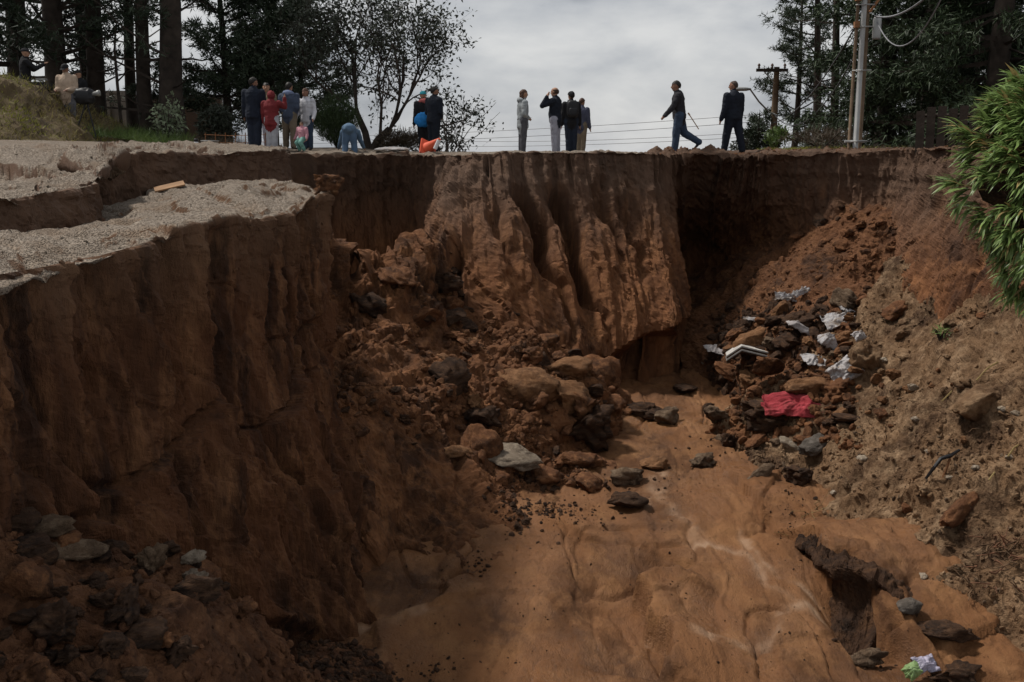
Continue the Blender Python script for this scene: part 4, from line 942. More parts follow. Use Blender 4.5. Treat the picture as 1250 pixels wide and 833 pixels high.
t_ = MB().tube([P(149, 160, 32) * [1, 1, 1] - [0, 0, .1], P(143, 100, 32), P(140, 62, 32), P(141, 30, 32)], [.05, .045, .035, .02], 6).tube([P(143, 100, 32), P(155, 88, 32.2), P(172, 80, 32.3)], [.025, .02, .01], 5).tube([P(141, 75, 32), P(130, 60, 31.8), P(124, 40, 31.8)], [.02, .015, .008], 5)
tag(t_.build('dead_sapling', M['bark'], None), 'bare dead sapling leaning between two pine trunks', 'sapling')

def leafy_tree():
    r = np.random.default_rng(77); b = P(452, 188, 32); b[2] = float(Gz(b[0], b[1])) - .1
    root = empty('leafy_tree', b, 'wide sparse leafy tree with fanned bare branches behind the bent-over person', 'tree')
    segs = MB(); leaf = []; trunk = MB()
    trunk.tube([(0, 0, -.1), (.25, 0, .35), (.6, 0, .7)], [.16, .13, .1], 8).tube([(0, 0, -.1), (-.15, .1, .6), (-.4, .1, 1.2)], [.12, .1, .08], 8).tube([(.1, 0, 0), (.7, -.1, .3), (1.3, -.1, .45)], [.1, .08, .06], 7)
    trunk.build('trunk', M['bark'], root, True)
    def grow(p, d, L, rad, lev):
        n = 5; pts = [p]; q = p.copy(); dd = d.copy()
        for i in range(n):
            dd = dd + r.normal(size=3) * .16 + np.array([0, 0, .05]); dd /= np.linalg.norm(dd); q = q + dd * L / n; pts.append(q.copy())
        segs.tube(pts, list(np.linspace(rad, rad * .5, n + 1)), 4 if lev else 5, False)
        if lev >= 2:
            for a in pts[2:]:
                if r.random() < .62: leaf.append(a + r.normal(size=3) * .14)
        if lev < 4:
            for i in range(r.integers(3, 5) if lev < 3 else 3):
                u = pts[r.integers(2, n + 1)]
                nd = dd + r.normal(size=3) * (.55 if lev else .4); nd /= np.linalg.norm(nd)
                grow(u, nd, L * r.uniform(.5, .8), rad * .5, lev + 1)
    for (o, d, L) in (((.6, 0, .7), (.75, 0, .55), 1.9), ((.6, 0, .7), (.45, .1, .9), 2.1), ((-.4, .1, 1.2), (-.25, .1, 1), 2.0), ((-.4, .1, 1.2), (.2, -.1, 1), 2.1), ((-.3, .1, 1.0), (-.6, 0, .9), 1.7), ((1.3, -.1, .45), (1, 0, .4), 1.1), ((.6, 0, .7), (.6, -.2, .75), 2.2), ((.3, 0, .5), (.05, .2, 1), 2.4), ((-.4, .1, 1.2), (-.8, .1, .7), 1.8), ((.6, 0, .7), (.25, -.2, 1), 2.5)):
        d = np.array(d, float); grow(np.array(o, float), d / np.linalg.norm(d), L, .05, 0)
    segs.build('branches', M['bark'], root)['kind'] = 'stuff'
    leaf = np.array(leaf); n = len(leaf); B = np.repeat(leaf, 2, 0) + r.normal(size=(2 * n, 3)) * .08; D = rand_unit(r, 2 * n)
    v, f = blades(B, D, .13 * r.uniform(.6, 1.3, 2 * n), .065, r, .1, .2)
    obj('crown', mesh_np('crown', v, f), M['leaf_dark'], root)['kind'] = 'stuff'
leafy_tree()
# bare twiggy shrub right of the leafy tree
r = np.random.default_rng(3); tw = MB(); b = P(545, 186, 31)
for _ in range(16):
    p = b + r.normal(size=3) * [.2, .2, 0]; d = np.array([r.normal(.25, .5), r.normal() * .3, 1.0]); pts = [p]
    for i in range(5): d = d + r.normal(size=3) * .3; p = p + d / np.linalg.norm(d) * .38; pts.append(p)
    tw.tube(pts, list(np.linspace(.014, .005, 6)), 4, False)
tag(tw.build('bare_shrub', M['bark_grey']), 'thin bare shrub just right of the man by the orange cone', 'shrub')

def bush(name, label, px, d, wd, ht, n, bl, bw, mat, seed, up=1.0, cat='bush', zoff=0.0, lift=.0, group=None):
    r = np.random.default_rng(seed); b = P(px, 188, d); b[2] = float(Gz(b[0], b[1])) + zoff
    root = empty(name, b, label, cat, group)
    st = MB()
    for _ in range(9):
        a = r.uniform(0, 6.28); st.tube([(0, 0, -.05), (math.cos(a) * wd * .2, math.sin(a) * wd * .2, ht * .4), (math.cos(a) * wd * .38, math.sin(a) * wd * .38, ht * .8)], [.02, .014, .006], 4, False)
    st.build('stems', M['bark'], root)['kind'] = 'stuff'
    v = rand_unit(r, n) * (r.random((n, 1)) ** .4) * np.array([wd / 2, wd / 2, ht * .5]); v *= (1 + .25 * fbm(v * 3 + seed, 2, seed))[:, None]
    v[:, 2] = np.abs(v[:, 2] + ht * .5) * .95 + lift
    D = rand_unit(r, n) * .8 + np.array([0, 0, up]) + v * [.5 / wd, .5 / wd, 0]; D /= np.linalg.norm(D, axis=1)[:, None]
    vv, f = blades(v, D, bl * r.uniform(.5, 1.2, n), bw, r, .25, .3, bw < .03)
    obj('foliage', mesh_np('foliage', vv, f), mat, root)['kind'] = 'stuff'; return root
bush('broom_bush', 'rounded green broom bush beside the boy in white', 412, 29.5, 1.15, 1.35, 6000, .32, .016, M['broom'], 1, 1.2)
bush('scrub_bush', 'low dark brown scrub under the leafy tree', 490, 31.5, 1.5, .62, 2600, .26, .02, M['scrub'], 2, .5)
bush('pale_shrub', 'shrub with pale variegated leaves in front of thickest pine trunk', 208, 29.5, .95, 1.25, 420, .14, .07, M['pale_leaf'], 3, .3)
bush('green_shrub', 'small bright green plant at the foot of far wooden pole', 948, 33, .7, .75, 350, .2, .06, M['grass_green'], 4, .8)
bush('dry_shrub', 'dead brown brush left of the concrete pole base', 1002, 28, 2.0, .5, 1500, .3, .012, M['scrub'], 5, .7)
bush('fence_shrub', 'dark shrub in front of the brick wall near the navy parka', 268, 31, 1.2, 1.2, 1500, .2, .05, M['leaf_dark'], 6, .3)
bush('sky_shrub', 'tiny dark shrub seen between the striding legs at the edge', 905, 36, .6, .85, 300, .16, .05, M['leaf_dark'], 7, .3, zoff=-.3)

GR = 'dark conifers behind the power pole'
pine('far_pine', 'lone feathery pine behind the far wooden pole', 968, 52, 9.2, .16, .06, 2.3, 24, 22, 201, M['needle'], (.02, 0), GR, 1.2, zoff=-.9)
pine('far_pine', 'tall layered pine whose top leaves the picture beside lone pine', 994, 50, 13.0, .2, .3, 2.5, 18, 20, 202, M['needle'], (-.02, 0), GR, 1.0, zoff=-.7)
pine('far_pine', 'bare-stemmed pine left of the concrete pole', 1014, 40, 13, .15, .5, 2.6, 14, 18, 203, M['needle'], (0, 0), GR, .8, bare=3, zoff=-.4)
pine('far_pine', 'low pine seedling right of the striding navy figure', 925, 40, 2.0, .05, .05, 1.0, 12, 26, 204, M['needle'], (0, 0), GR, .9, zoff=-.5)
dk = [('dense dark conifer standing right behind the concrete pole', 1078, 36, 13, 2.2), ('huge dark cypress behind the wooden fence', 1135, 33, 14, 4.2), ('drooping dark conifer above the hanging plants', 1215, 29, 13, 3.8), ('dense conifer filling the gap beyond the cypress', 1125, 41, 15, 3.4), ('tall dark conifer at the right photo edge', 1275, 32, 15, 4.4), ('deep green conifer between cypress and drooping one', 1175, 38, 15, 4.2)]
for k, (lb, px, d, h, sp) in enumerate(dk):
    pine('dark_conifer', lb, px, d, h, .3, .04, sp, 44, 34, 210 + k, M['cypress'], (0, 0), GR, .85, .28, .30, .036, mm=5)

# ------------------------------------------------------------------ grassy knoll at left, verge grass
rows = []
for (yy, zs) in ((31, (.2, .35, .5, .6, .4, -.4)), (28.5, (.5, 1.0, 1.3, 1.2, .55, -.4)), (27, (.5, 1.4, 1.5, 1.2, .45, -.4)), (25.5, (.4, 1.25, 1.2, .75, .25, -.4)), (24.3, (.3, .75, .6, .3, .05, -.4)), (23.4, (-.4, -.4, -.4, -.4, -.4, -.5))):
    rows.append([np.array([x, yy, float(Gz(x, yy)) + z]) for x, z in zip((-22, -16, -13.6, -12.4, -11.4, -10.3), zs)])
pK = patch('grass_knoll', rows, .12, .12, lambda p: .10 * fbm(p.G * 1.2, 4, 3) + .05 * fbm(p.G * 5, 3, 4), M['turf'])
def grass(name, pts, n_up, ln, wd, mat, seed, droop=.6):
    r = np.random.default_rng(seed); D = n_up * .5 + rand_unit(r, len(pts)) * .6 + np.array([0, 0, .8]); D /= np.linalg.norm(D, axis=1)[:, None]
    v, f = blades(pts, D, ln * r.uniform(.4, 1.2, len(pts)), wd, r, .3, droop, True); return tag(obj(name, mesh_np(name, v, f), mat), kind='stuff')
Q, N, r = pick(pK, 5000, 31, lambda p: np.clip(.1 + fbm(p.G * .7, 3, 5), 0, 1)); grass('dry_grass', Q, N, .38, .02, M['grass_dry'], 1)
Q, N, r = pick(pK, 6000, 32, lambda p: np.clip(.2 - fbm(p.G * .7, 3, 5), 0, 1)); grass('mossy_grass', Q, N, .2, .022, M['grass_moss'], 2)
Q, N, r = pick(pK, 1800, 33, lambda p: np.clip(fbm(p.G * 1.1, 3, 15), 0, 1)); grass('dead_stalks', Q, N, .5, .015, M['scrub'], 3)
def strip(n, x0, x1, d0, d1, seed):
    r = np.random.default_rng(seed); px = r.uniform(x0, x1, n); d = r.uniform(d0, d1, n)
    q = np.array([P(a, 188, b) for a, b in zip(px, d)]); q[:, 2] = Gz(q[:, 0], q[:, 1]) - .02; return q
q = strip(5200, 100, 232, 27.5, 31.5, 5); q = q[(fbm(q * .9, 2, 3) > -.25)]
grass('verge_grass', q, np.zeros_like(q), .5, .022, M['grass_green'], 6, .7)
q = strip(900, 225, 300, 27, 30, 7); grass('dead_stalks', q, np.zeros_like(q), .42, .01, M['scrub'], 8, .1)
q = strip(2200, 925, 1110, 26.5, 32, 9); q = q[q[:, 0] > 6]; grass('mossy_grass', q, np.zeros_like(q), .12, .02, M['grass_moss'], 10)
q = strip(700, 985, 1165, 25.5, 28, 19); q = q[q[:, 0] > 6]; grass('dead_stalks', q, np.zeros_like(q), .14, .02, M['scrub'], 20)
q = strip(160, 440, 560, 25.8, 26.6, 11); grass('dead_stalks', q, np.zeros_like(q), .12, .012, M['scrub'], 12)

# ------------------------------------------------------------------ hanging strap-leaved plants on the right rim
def hanging():
    r = np.random.default_rng(12)
    b = P(1235, 180, 12.8)
    root = empty('trailing_plant', b, 'thick mat of green strap-leaved plants hanging over the bank', 'plant')
    # earth lump the plants grow on
    v, f = ico(4); v = np.sign(v) * np.abs(v) ** .72 * np.array([1.12, 1.0, 1.40]); v += (v / np.linalg.norm(v, axis=1)[:, None]) * (.14 * fbm(v * 2, 3, 3))[:, None]
    v[:, 0] += .42 * np.clip(-v[:, 2], 0, 2)
    v += np.array([1.20, .35, -.50])
    core = obj('earth_lump', mesh_np('earth_lump', v, f, True), M['clod_dark'], root)
    nrm = v - np.array([1.28, .35, -.5]); nrm /= np.linalg.norm(nrm, axis=1)[:, None]
    vis = (nrm[:, 1] < .45) & (nrm[:, 2] > -.93)
    idx = np.where(vis)[0]; hole = fbm(v * 1.35 + 3, 3, 8)
    idx = idx[hole[idx] < .5]
    n_r = 1250; ii = r.choice(idx, n_r)
    stems = MB(); LB, LD, LL = [], [], []
    for i in ii:
        p = v[i] + r.normal(size=3) * .03; n = nrm[i]
        d = n * .7 + np.array([-.35, -.2, .0]) + r.normal(size=3) * .35 + np.array([0, 0, -.35 - .5 * max(0, -n[2] + .2)])
        d /= np.linalg.norm(d); L = r.uniform(.05, .28); tip = p + d * L + n * .05
        if r.random() < .5: stems.tube([p - n * .1, p + d * L * .5, tip], [.011, .009, .006], 4, False)
        m = r.integers(9, 16)
        for q in range(m):
            ld = d * .6 + n * .3 + rand_unit(r, 1)[0] * .6 + np.array([-.15, -.05, -.02]); ld /= np.linalg.norm(ld)
            LB.append(tip - d * L * .35 * r.random()); LD.append(ld); LL.append(r.uniform(.16, .33))
    stems.build('stems', M['strap_dry'], root)['kind'] = 'stuff'
    LB, LD, LL = map(np.array, (LB, LD, LL)); n = len(LB)
    # one leaf: keeled strap, 8 triangles, drooping tip
    t = np.array([0, .3, .62, 1.0]); wv = np.array([.35, 1, .8, .05]); zz = np.array([0, .05, .04, -.10])
    lv = []
    for a, wq, z in zip(t, wv, zz): lv += [(-wq * .078, a, z + .024 * wq), (0, a, z), (wq * .078, a, z + .024 * wq)]
    lv = np.array(lv); lf = []
    for a in range(3):
        for c in range(2): k = a * 3 + c; lf.append((k, k + 1, k + 4, k + 3))
    lf = np.array(lf)
    lm = mesh_np('leaf', lv, lf, True); lm.materials.append(M['strap'])
    side = np.cross(LD, np.array([0, 0, 1.0]) + .35 * rand_unit(r, n)); side /= np.linalg.norm(side, axis=1)[:, None]; up = np.cross(side, LD)
    Rm = np.stack([side, LD, up], 2)
    # leaves that face the open side and stand out most: objects of their own
    cw = LB + np.array(b); out = -(cw[:, 1]) * .6 - cw[:, 0] + .8 * LL + r.random(n) * 1.2; big = np.argsort(-out)[:300]
    for i in big:
        o = bpy.data.objects.new('leaf', lm); col.objects.link(o); o.parent = root
        mt = Matrix(Rm[i].tolist()).to_4x4(); mt.translation = LB[i]; o.matrix_local = mt @ Matrix.Scale(LL[i], 4)
    rest = np.ones(n, bool); rest[big] = False; rest = np.where(rest)[0]
    dry = r.random(len(rest)) < .10
    for nm, sel, mt in (('foliage', rest[~dry], 'strap'), ('withered_leaves', rest[dry], 'strap_dry')):
        vv = np.einsum('nij,vj->nvi', Rm[sel], lv) * LL[sel][:, None, None] + LB[sel][:, None, :]
        ff = (lf[None] + (np.arange(len(sel)) * len(lv))[:, None, None]).reshape(-1, 4)
        o = obj(nm, mesh_np(nm, vv.reshape(-1, 3), ff, True), M[mt], root); o['kind'] = 'stuff'
hanging()
bt = bush('grass_tuft', 'small green tuft growing on the bank under hanging plants', 1145, 17.5, .3, .2, 60, .22, .018, M['strap'], 33, .6, 'plant'); bt.location = on_patch(pR, 1145, 412)

# ------------------------------------------------------------------ walls and fence
M['render_wall'] = plain('weathered_render', (0.20, 0.175, 0.15), .9, var=.35, scale=1.2, bump=.3)
M['plank'] = plain('weathered_plank', (0.04, 0.029, 0.022), .9, var=.4, scale=3, bump=.4, bscale=18)
M['plank_orange'] = plain('raw_plank', (0.27, 0.155, 0.08), .8, var=.25, scale=3)
m, t, b = new_mat('brick_wall'); g = t.nodes.new('ShaderNodeNewGeometry'); mp = t.nodes.new('ShaderNodeMapping'); mp.inputs['Rotation'].default_value = (R_(90), 0, 0)
br = t.nodes.new('ShaderNodeTexBrick'); br.inputs['Scale'].default_value = 4; br.inputs['Color1'].default_value = (.075, .045, .03, 1); br.inputs['Color2'].default_value = (.105, .065, .042, 1); br.inputs['Mortar'].default_value = (.055, .045, .038, 1)
t.links.new(g.outputs['Position'], mp.inputs[0]); t.links.new(mp.outputs[0], br.inputs['Vector']); t.links.new(br.outputs['Color'], b.inputs['Base Color']); b.inputs['Roughness'].default_value = .9; M['brick'] = m
def wall(name, label, x0, x1, top, d, mat, cope, door=None):
    a, c = P(x0, 188, d), P(x1, 188, d); z0 = float(Gz(a[0], d)) - .3; z1 = P(x0, top, d)[2]
    root = empty(name, ((a[0] + c[0]) / 2, d, z0), label, 'wall')
    wd = c[0] - a[0]; h = z1 - z0
    MB().box((0, 0, h / 2), (wd, .2, h)).build('wall_panel', mat, root)
    MB().box((0, 0, h + .043), (wd + .08, .3, .08)).build('coping', cope, root)
    for s in (-1, 1): MB().box((s * (wd / 2 - .16), -.06, h / 2), (.3, .28, h - .01)).build('pier', mat, root)
    return root
wall('garden_wall', 'pale rendered shed wall between the pine trunks', 130, 163, 114, 40, M['render_wall'], M['render_wall'])
wall('garden_wall', 'long brown brick wall behind the pine trunks', 165, 274, 119, 41.5, M['brick'], M['brick'])
wall('garden_wall', 'short low rendered wall behind the television camera', 44, 66, 128, 38, M['render_wall'], M['render_wall'])
fr = empty('board_fence', P(1150, 188, 22.5) * [1, 1, 0] + [0, 0, 6.1], 'dark vertical-board fence behind the hanging plants', 'fence')
r = np.random.default_rng(9)
bm_ = MB().box((0, 0, .55), (.165, .025, 1.1)).mesh('board'); bm_.materials.append(M['plank'])
for k in range(16):
    o = bpy.data.objects.new('board', bm_); col.objects.link(o); o.parent = fr; o.location = (-.48 + k * .18, .02 * (k % 2) - k * .09, .06 * r.normal() * .5 - .12 + .01 * k); o.scale = (1, 1, .82 + .05 * r.random()); o.rotation_euler = (0, r.normal() * .012, -.45)
for z in (.2, .68): MB().tube([(-.5, .06, z), (2.3, -1.3, z)], .035, 4).build('rail', M['plank'], fr)
bm2 = MB().box((0, 0, .3), (.16, .03, .75)).mesh('post')
o = obj('post', MB().box((.86, -.4, .5), (.12, .1, 1.15)).mesh('post'), M['plank'], fr)

# ------------------------------------------------------------------ power poles and wires
M['concrete_pole'] = plain('pole_concrete', (0.33, 0.33, 0.32), .8, var=.12, scale=3)
M['pole_wood'] = plain('pole_wood', (0.14, 0.095, 0.06), .9, var=.35, scale=3)
M['rust'] = plain('rusty_steel', (0.22, 0.10, 0.045), .85, var=.4, scale=12)
M['steel'] = plain('galvanised_steel', (0.30, 0.30, 0.29), .5, .4, var=.15)
M['cable'] = plain('black_cable', (0.035, 0.035, 0.036), .6)
M['cable_grey'] = plain('grey_cable', (0.20, 0.20, 0.21), .6)
M['porcelain'] = plain('insulator', (0.10, 0.06, 0.045), .3)
b = P(1044, 177, 26); b[2] = float(Gz(b[0], b[1])) - .1
up = empty('power_pole', b, 'pale concrete power pole strapped between wooden posts', 'pole')
MB().tube([(0, 0, -.2), (.02, 0, 2.4), (.05, 0, 4.6), (.06, 0, 4.9)], [.068, .064, .06, .06], 12).build('concrete_pole', M['concrete_pole'], up, True)
MB().tube([(.13, .16, -.2), (.15, .16, 3.0), (.16, .16, 6.5)], [.075, .07, .065], 10).build('wooden_post', M['pole_wood'], up, True)
MB().tube([(-.14, .05, -.2), (-.11, .05, 2.4), (-.08, .05, 4.9)], [.04, .04, .035], 8).build('conduit', M['pole_wood'], up, True)
for z in (.25, .9 + 1.0, 2.9, 3.4): MB().tube([(-.17, -.0, z), (.0, -.1, z), (.28, .0, z + .01)], .016, 5).build('strap', M['steel'], up)
MB().tube([(-.26, 0, .25), (.22, 0, .25)], .035, 6).build('foot_bar', M['concrete_pole'], up)
MB().box((.42, .05, 3.75), (.75, .07, .07)).box((.36, .05, 3.5), (.05, .05, .62), M=Matrix.Rotation(.6, 3, 'Y')).build('bracket', M['rust'], up)
MB().box((-.12, -.02, 3.6), (.12, .14, .22)).build('junction_box', M['rust'], up)
MB().box((-.13, -.02, 2.95), (.11, .12, .14)).build('junction_box', M['rust'], up)
tb = MB().lathe((.36, .0, 2.62), [(.02, 0), (.09, .0), (.10, .04), (.10, .46), (.085, .5), (.03, .52)], 12).build('can', M['steel'], up, True)
for k in range(3):
    MB().lathe((.28 + k * .17, .05, 3.79), [(.02, 0), (.045, .02), (.025, .05), (.05, .07), (.025, .1), (.04, .13), (.01, .15)], 8).build('insulator', M['porcelain'], up)
MB().lathe((.08, .05, 4.55), [(.05, 0), (.14, .02), (.15, .2), (.15, .9), (.12, 1.0), (.02, 1.02)], 12).build('transformer', M['rust'], up, True)
def sag(a, c, s, n=18):
    k = np.linspace(0, 1, n)[:, None]; p = np.array(a) * (1 - k) + np.array(c) * k; p[:, 2] -= s * 4 * (k * (1 - k))[:, 0]; return p
def wire(label, a, c, s, rad, mat=None, group='overhead wires'):
    tag(MB().tube(sag(a, c, s), rad, 5).build('cable', M[mat or 'cable']), label, 'cable', group)
wb = np.array(b)
wire('grey cable from the pole bracket climbing steeply past the conifers', wb + [.62, .05, 3.85], P(1148, -30, 21), .25, .012, 'cable_grey')
wire('second grey cable just below the steep one', wb + [.45, .05, 3.85], P(1128, -30, 21), .15, .012, 'cable_grey')
wire('thick twisted cable leaving the pole under the bracket', wb + [.3, .0, 3.15], P(1165, -40, 20), .3, .022, 'cable_grey')
wire('deeply sagging cable loop beside the pole can', wb + [.34, .0, 3.05], P(1160, -25, 20), .85, .014, 'cable_grey')
wire('uppermost thin cable above the pole bracket', wb + [.2, .1, 4.3], P(1110, -10, 22), .05, .009)
b2 = P(944, 172, 40); b2[2] = P(944, 190, 40)[2]
fp = empty('far_power_pole', b2, 'far wooden power pole with crossarm and street lamp', 'pole')
hz = P(944, 82, 40)[2] - b2[2]
MB().tube([(0, 0, -.3), (0, 0, hz * .5), (.02, 0, hz)], [.13, .12, .10], 8).build('pole', M['pole_wood'], fp, True)
MB().box((-.18, -.12, hz - .12), (1.15, .1, .11)).build('crossarm', M['plank'], fp)
MB().tube([(-.5, -.12, hz - .14), (0, -.05, hz - .65)], .02, 4).build('brace', M['steel'], fp)
for x in (-.66, -.18, .28): MB().lathe((x, -.12, hz - .06), [(.02, 0), (.05, .03), (.03, .08), (.06, .1), (.035, .16), (.01, .18)], 8).build('insulator', M['porcelain'], fp)
la = P(906, 109, 39) - b2; lbp = P(946, 141, 40) - b2
arm = MB().tube([lbp + [0.1, -.1, -.02], lbp + [-.25, -.1, .12], lbp * .5 + la * .5 + [.0, 0, .03], la + [.28, 0, .0], la + [.1, 0, .03]], .03, 6).build('lamp_arm', M['steel'], fp, True)
MB().lathe((0, 0, 0), [(.03, -.34), (.08, -.3), (.12, -.1), (.11, .12), (.06, .26), (.03, .28)], 10).build('lamp_head', M['steel'], fp, True)
lh = [o for o in fp.children if o.name.startswith('lamp_head')][0]; lh.location = la; lh.rotation_euler = (0, R_(90), 0); lh.scale = (.6, 1, 1.15)
for k, (x0, y0, x1, y1, lb) in enumerate([(300, 168, 935, 139, 'highest thin wire running across the open sky'), (300, 176, 935, 148, 'second thin wire below the highest one'), (500, 171, 940, 160, 'third thin wire low over the rim'), (450, 177, 935, 166, 'lowest thin wire just above the rim')]):
    wire(lb, P(x0, y0, 62), P(x1, y1, 50), .25, .012, 'cable_grey')
wire('stay wire falling from concrete pole to far pole', wb + [-.1, 0, 3.0], P(944, 150, 39.8), .5, .02)
wire('second slack wire between concrete pole and far pole', wb + [-.1, 0, 2.3], P(946, 141, 39.8), .9, .016)

# ------------------------------------------------------------------ people
mats_p = {}
def cloth(name, c, rough=.9, var=.18):
    if name not in mats_p: mats_p[name] = plain(name, c, rough, var=var, scale=9, bump=.25, bscale=30)
    return mats_p[name]
SKIN = cloth('skin', (.36, .20, .13), .6, .08); SKIN2 = cloth('tan_skin', (.25, .13, .085), .6, .08)
HAIR = cloth('dark_hair', (.012, .009, .007), .6); HAIRB = cloth('brown_hair', (.07, .032, .018), .6); SHOE = cloth('dark_shoe', (.02, .018, .017), .6)
def capsule(p0, p1, r0, r1, n=10):
    p0, p1 = np.array(p0, float), np.array(p1, float); ax = p1 - p0; L = np.linalg.norm(ax); ax = ax / (L + 1e-9) if L > 1e-6 else np.array([0, 0, 1.0])
    ts = []
    for a in np.linspace(-math.pi / 2 + .25, 0, 4): ts.append((p0 + ax * r0 * math.sin(a), r0 * math.cos(a)))
    for a in np.linspace(0, math.pi / 2 - .25, 4): ts.append((p1 + ax * r1 * math.sin(a), r1 * math.cos(a)))
    return ts
def rotx(v, a): c, s = math.cos(a), math.sin(a); return np.array([v[0], v[1] * c - v[2] * s, v[1] * s + v[2] * c])
def rotz(v, a): c, s = math.cos(a), math.sin(a); return np.array([v[0] * c - v[1] * s, v[0] * s + v[1] * c, v[2]])
def loft(mb, secs, side, n=12):
    """closed tube through (centre, rx, ry); side is the body's left-right axis"""
    rings = []; m = len(secs); cs = np.array([s[0] for s in secs]); T = np.gradient(cs, axis=0)
    for (c, rx, ry), t in zip(secs, T):
        t = t / (np.linalg.norm(t) + 1e-9); a = side - t * (side @ t); a /= np.linalg.norm(a) + 1e-9; b = np.cross(t, a)
        k = np.arange(n) * 2 * math.pi / n; rings.append(c + rx * np.cos(k)[:, None] * a + ry * np.sin(k)[:, None] * b)
    f = [(i * n + j, i * n + (j + 1) % n, (i + 1) * n + (j + 1) % n, (i + 1) * n + j) for i in range(m - 1) for j in range(n)]
    f.append(tuple(range(n))[::-1]); f.append(tuple((m - 1) * n + j for j in range(n))); mb.add(np.concatenate(rings), f)
def sphere_mesh(c, r, sub=2, f=None):
    v, fa = ico(sub); v = v.copy()
    if f is not None: v = f(v)
    return v * np.array(r) + np.array(c), fa
def person(px, d, H, face, top, pants, label, pose=None, skin=SKIN, hair='short', hairm=HAIR, shoe=SHOE, hem=.47, bulk=1.0, group='onlookers at the rim', hood=None, zoff=0.0, cuff=None, name='person', cap=None, vox=.0195, belly=0.0):
    """face: heading in degrees, 0 = away from the camera, 90 = to the picture's left, 180 = towards the camera, -90 = right"""
    po = dict(lean=0.03, ll=(.0, .0, .05), rl=(.0, .0, .05), la=(.05, .12, .2, 0), ra=(.05, .12, .2, 0), yaw=0.0, nod=0.0, curl=.35); po.update(pose or {})
    H = H * .965; b = P(px, 188, d); b[2] = float(Gz(b[0], b[1])) + zoff - .05
    root = empty(name, b, label, 'person', group, R_(face))
    S = np.array([1.0, 0, 0]); prim = []           # (p0, p1, r0, r1, material slot)
    mats = [skin, top, pants, shoe]; mb = MB()
    def cap_(p0, p1, r0, r1, m, flat=1.0, side=S):
        secs = [(c, r_, r_ * flat) for c, r_ in capsule(p0, p1, r0, r1)]; loft(mb, secs, side, 10); prim.append((np.array(p0, float), np.array(p1, float), r0, r1, m))
    hip = np.array([0, 0, .53 * H]); lean = po['lean']
    def tor(v): return hip + rotx(np.array(v, float) * H, -lean)
    B = bulk * H * 1.17
    bulk = bulk * 1.12
    # torso
    secs = [(tor((0, 0, hem - .53)), .094 * B, .074 * B), (tor((0, 0, hem - .50)), .098 * B, .078 * B), (tor((0, .004 + belly, .06)), .090 * B, .072 * B + belly * H), (tor((0, .004, .15)), .098 * B, .074 * B), (tor((0, 0, .215)), .106 * B, .073 * B), (tor((0, -.004, .255)), .096 * B, .064 * B), (tor((0, -.004, .288)), .064 * B, .052 * B), (tor((0, 0, .325)), .036 * B, .038 * B)]
    loft(mb, secs, S, 14)
    for a_, b_ in zip(secs[:-1], secs[1:]): prim.append((a_[0], b_[0], (a_[1] + a_[2]) / 2, (b_[1] + b_[2]) / 2, 1))
    cap_(tor((0, 0, -.005)), tor((0, 0, -.045)), .082 * B, .08 * B, 2, .85)
    # legs
    feet = []
    for sgn, key in ((-1, 'll'), (1, 'rl')):
        fw, outw, kb = po[key]
        h0 = hip + np.array([sgn * .048 * H, 0, -.02 * H])
        th = rotx(np.array([sgn * math.sin(outw), 0, -math.cos(outw)]), fw); k0 = h0 + th * .245 * H
        sh = rotx(np.array([sgn * math.sin(outw) * .6, 0, -math.cos(outw)]), fw - kb); a0 = k0 + sh * .235 * H
        cap_(h0, k0, .062 * B, .046 * B, 2); cap_(k0, a0 + sh * .012 * H, .046 * B, .037 * B, 2)
        kick = max(0.0, kb - fw) * .7
        tf = rotx(np.array([sgn * .15, 1, -.08]), -kick); tf /= np.linalg.norm(tf)
        hl = a0 + np.array([0, -.012 * H, -.028 * H])
        cap_(hl - tf * .01 * H, hl + tf * .095 * H + np.array([0, 0, -.004 * H]), .026 * H, .022 * H, 3, .8)
        feet.append(min(hl[2], (hl + tf * .095 * H)[2]) - .024 * H)
    # arms with hands
    hands = []
    for sgn, key in ((-1, 'la'), (1, 'ra')):
        fw, outw, eb, tw = po[key]
        s0 = tor((sgn * .098 * bulk, 0, .250))
        ua = rotx(np.array([sgn * math.sin(outw), 0, -math.cos(outw)]), fw - lean * .5); e0 = s0 + ua * .178 * H
        hinge = rotz(rotx(S, 0), 0)
        fa = rotx(ua, eb); fa = fa + np.array([-sgn * tw, 0, 0]); fa /= np.linalg.norm(fa); w0 = e0 + fa * .15 * H
        cap_(s0, e0, .043 * B, .034 * B, 1); cap_(e0, w0, .034 * B, .026 * B, 1)
        sd = np.cross(fa, np.array([0, 1.0, .2])); sd = sd / (np.linalg.norm(sd) + 1e-9); sd = np.cross(sd, fa) if abs(fa[1]) < .7 else S * 1.0
        pn = np.cross(fa, sd); palm = w0 + fa * .05 * H
        cap_(w0 + fa * .008 * H, palm, .017 * H, .021 * H, 0, .62, sd)
        for q, (o_, ln) in enumerate(((-.015, .038), (-.005, .044), (.005, .041), (.015, .032))):
            f0 = palm + sd * o_ * H + fa * .006 * H; f1 = f0 + (fa * .8 + pn * po['curl'] * .6) * ln * .55 * H; f2 = f1 + (fa * .6 + pn * po['curl']) * ln * .5 * H
            cap_(f0, f1, .0062 * H, .0058 * H, 0); cap_(f1, f2, .0058 * H, .005 * H, 0)
        tb_ = w0 + fa * .02 * H + sd * .014 * H; cap_(tb_, tb_ + (fa * .6 + sd * .8) * .028 * H, .0075 * H, .0062 * H, 0)
        hands.append(palm)
    # neck and head
    n0, n1 = tor((0, 0, .295)), tor((0, .012, .345)); cap_(n0, n1, .033 * H, .031 * H, 0)
    hc = tor((0, .018, .392)); yaw, nod = po['yaw'], po['nod'] - lean * .6
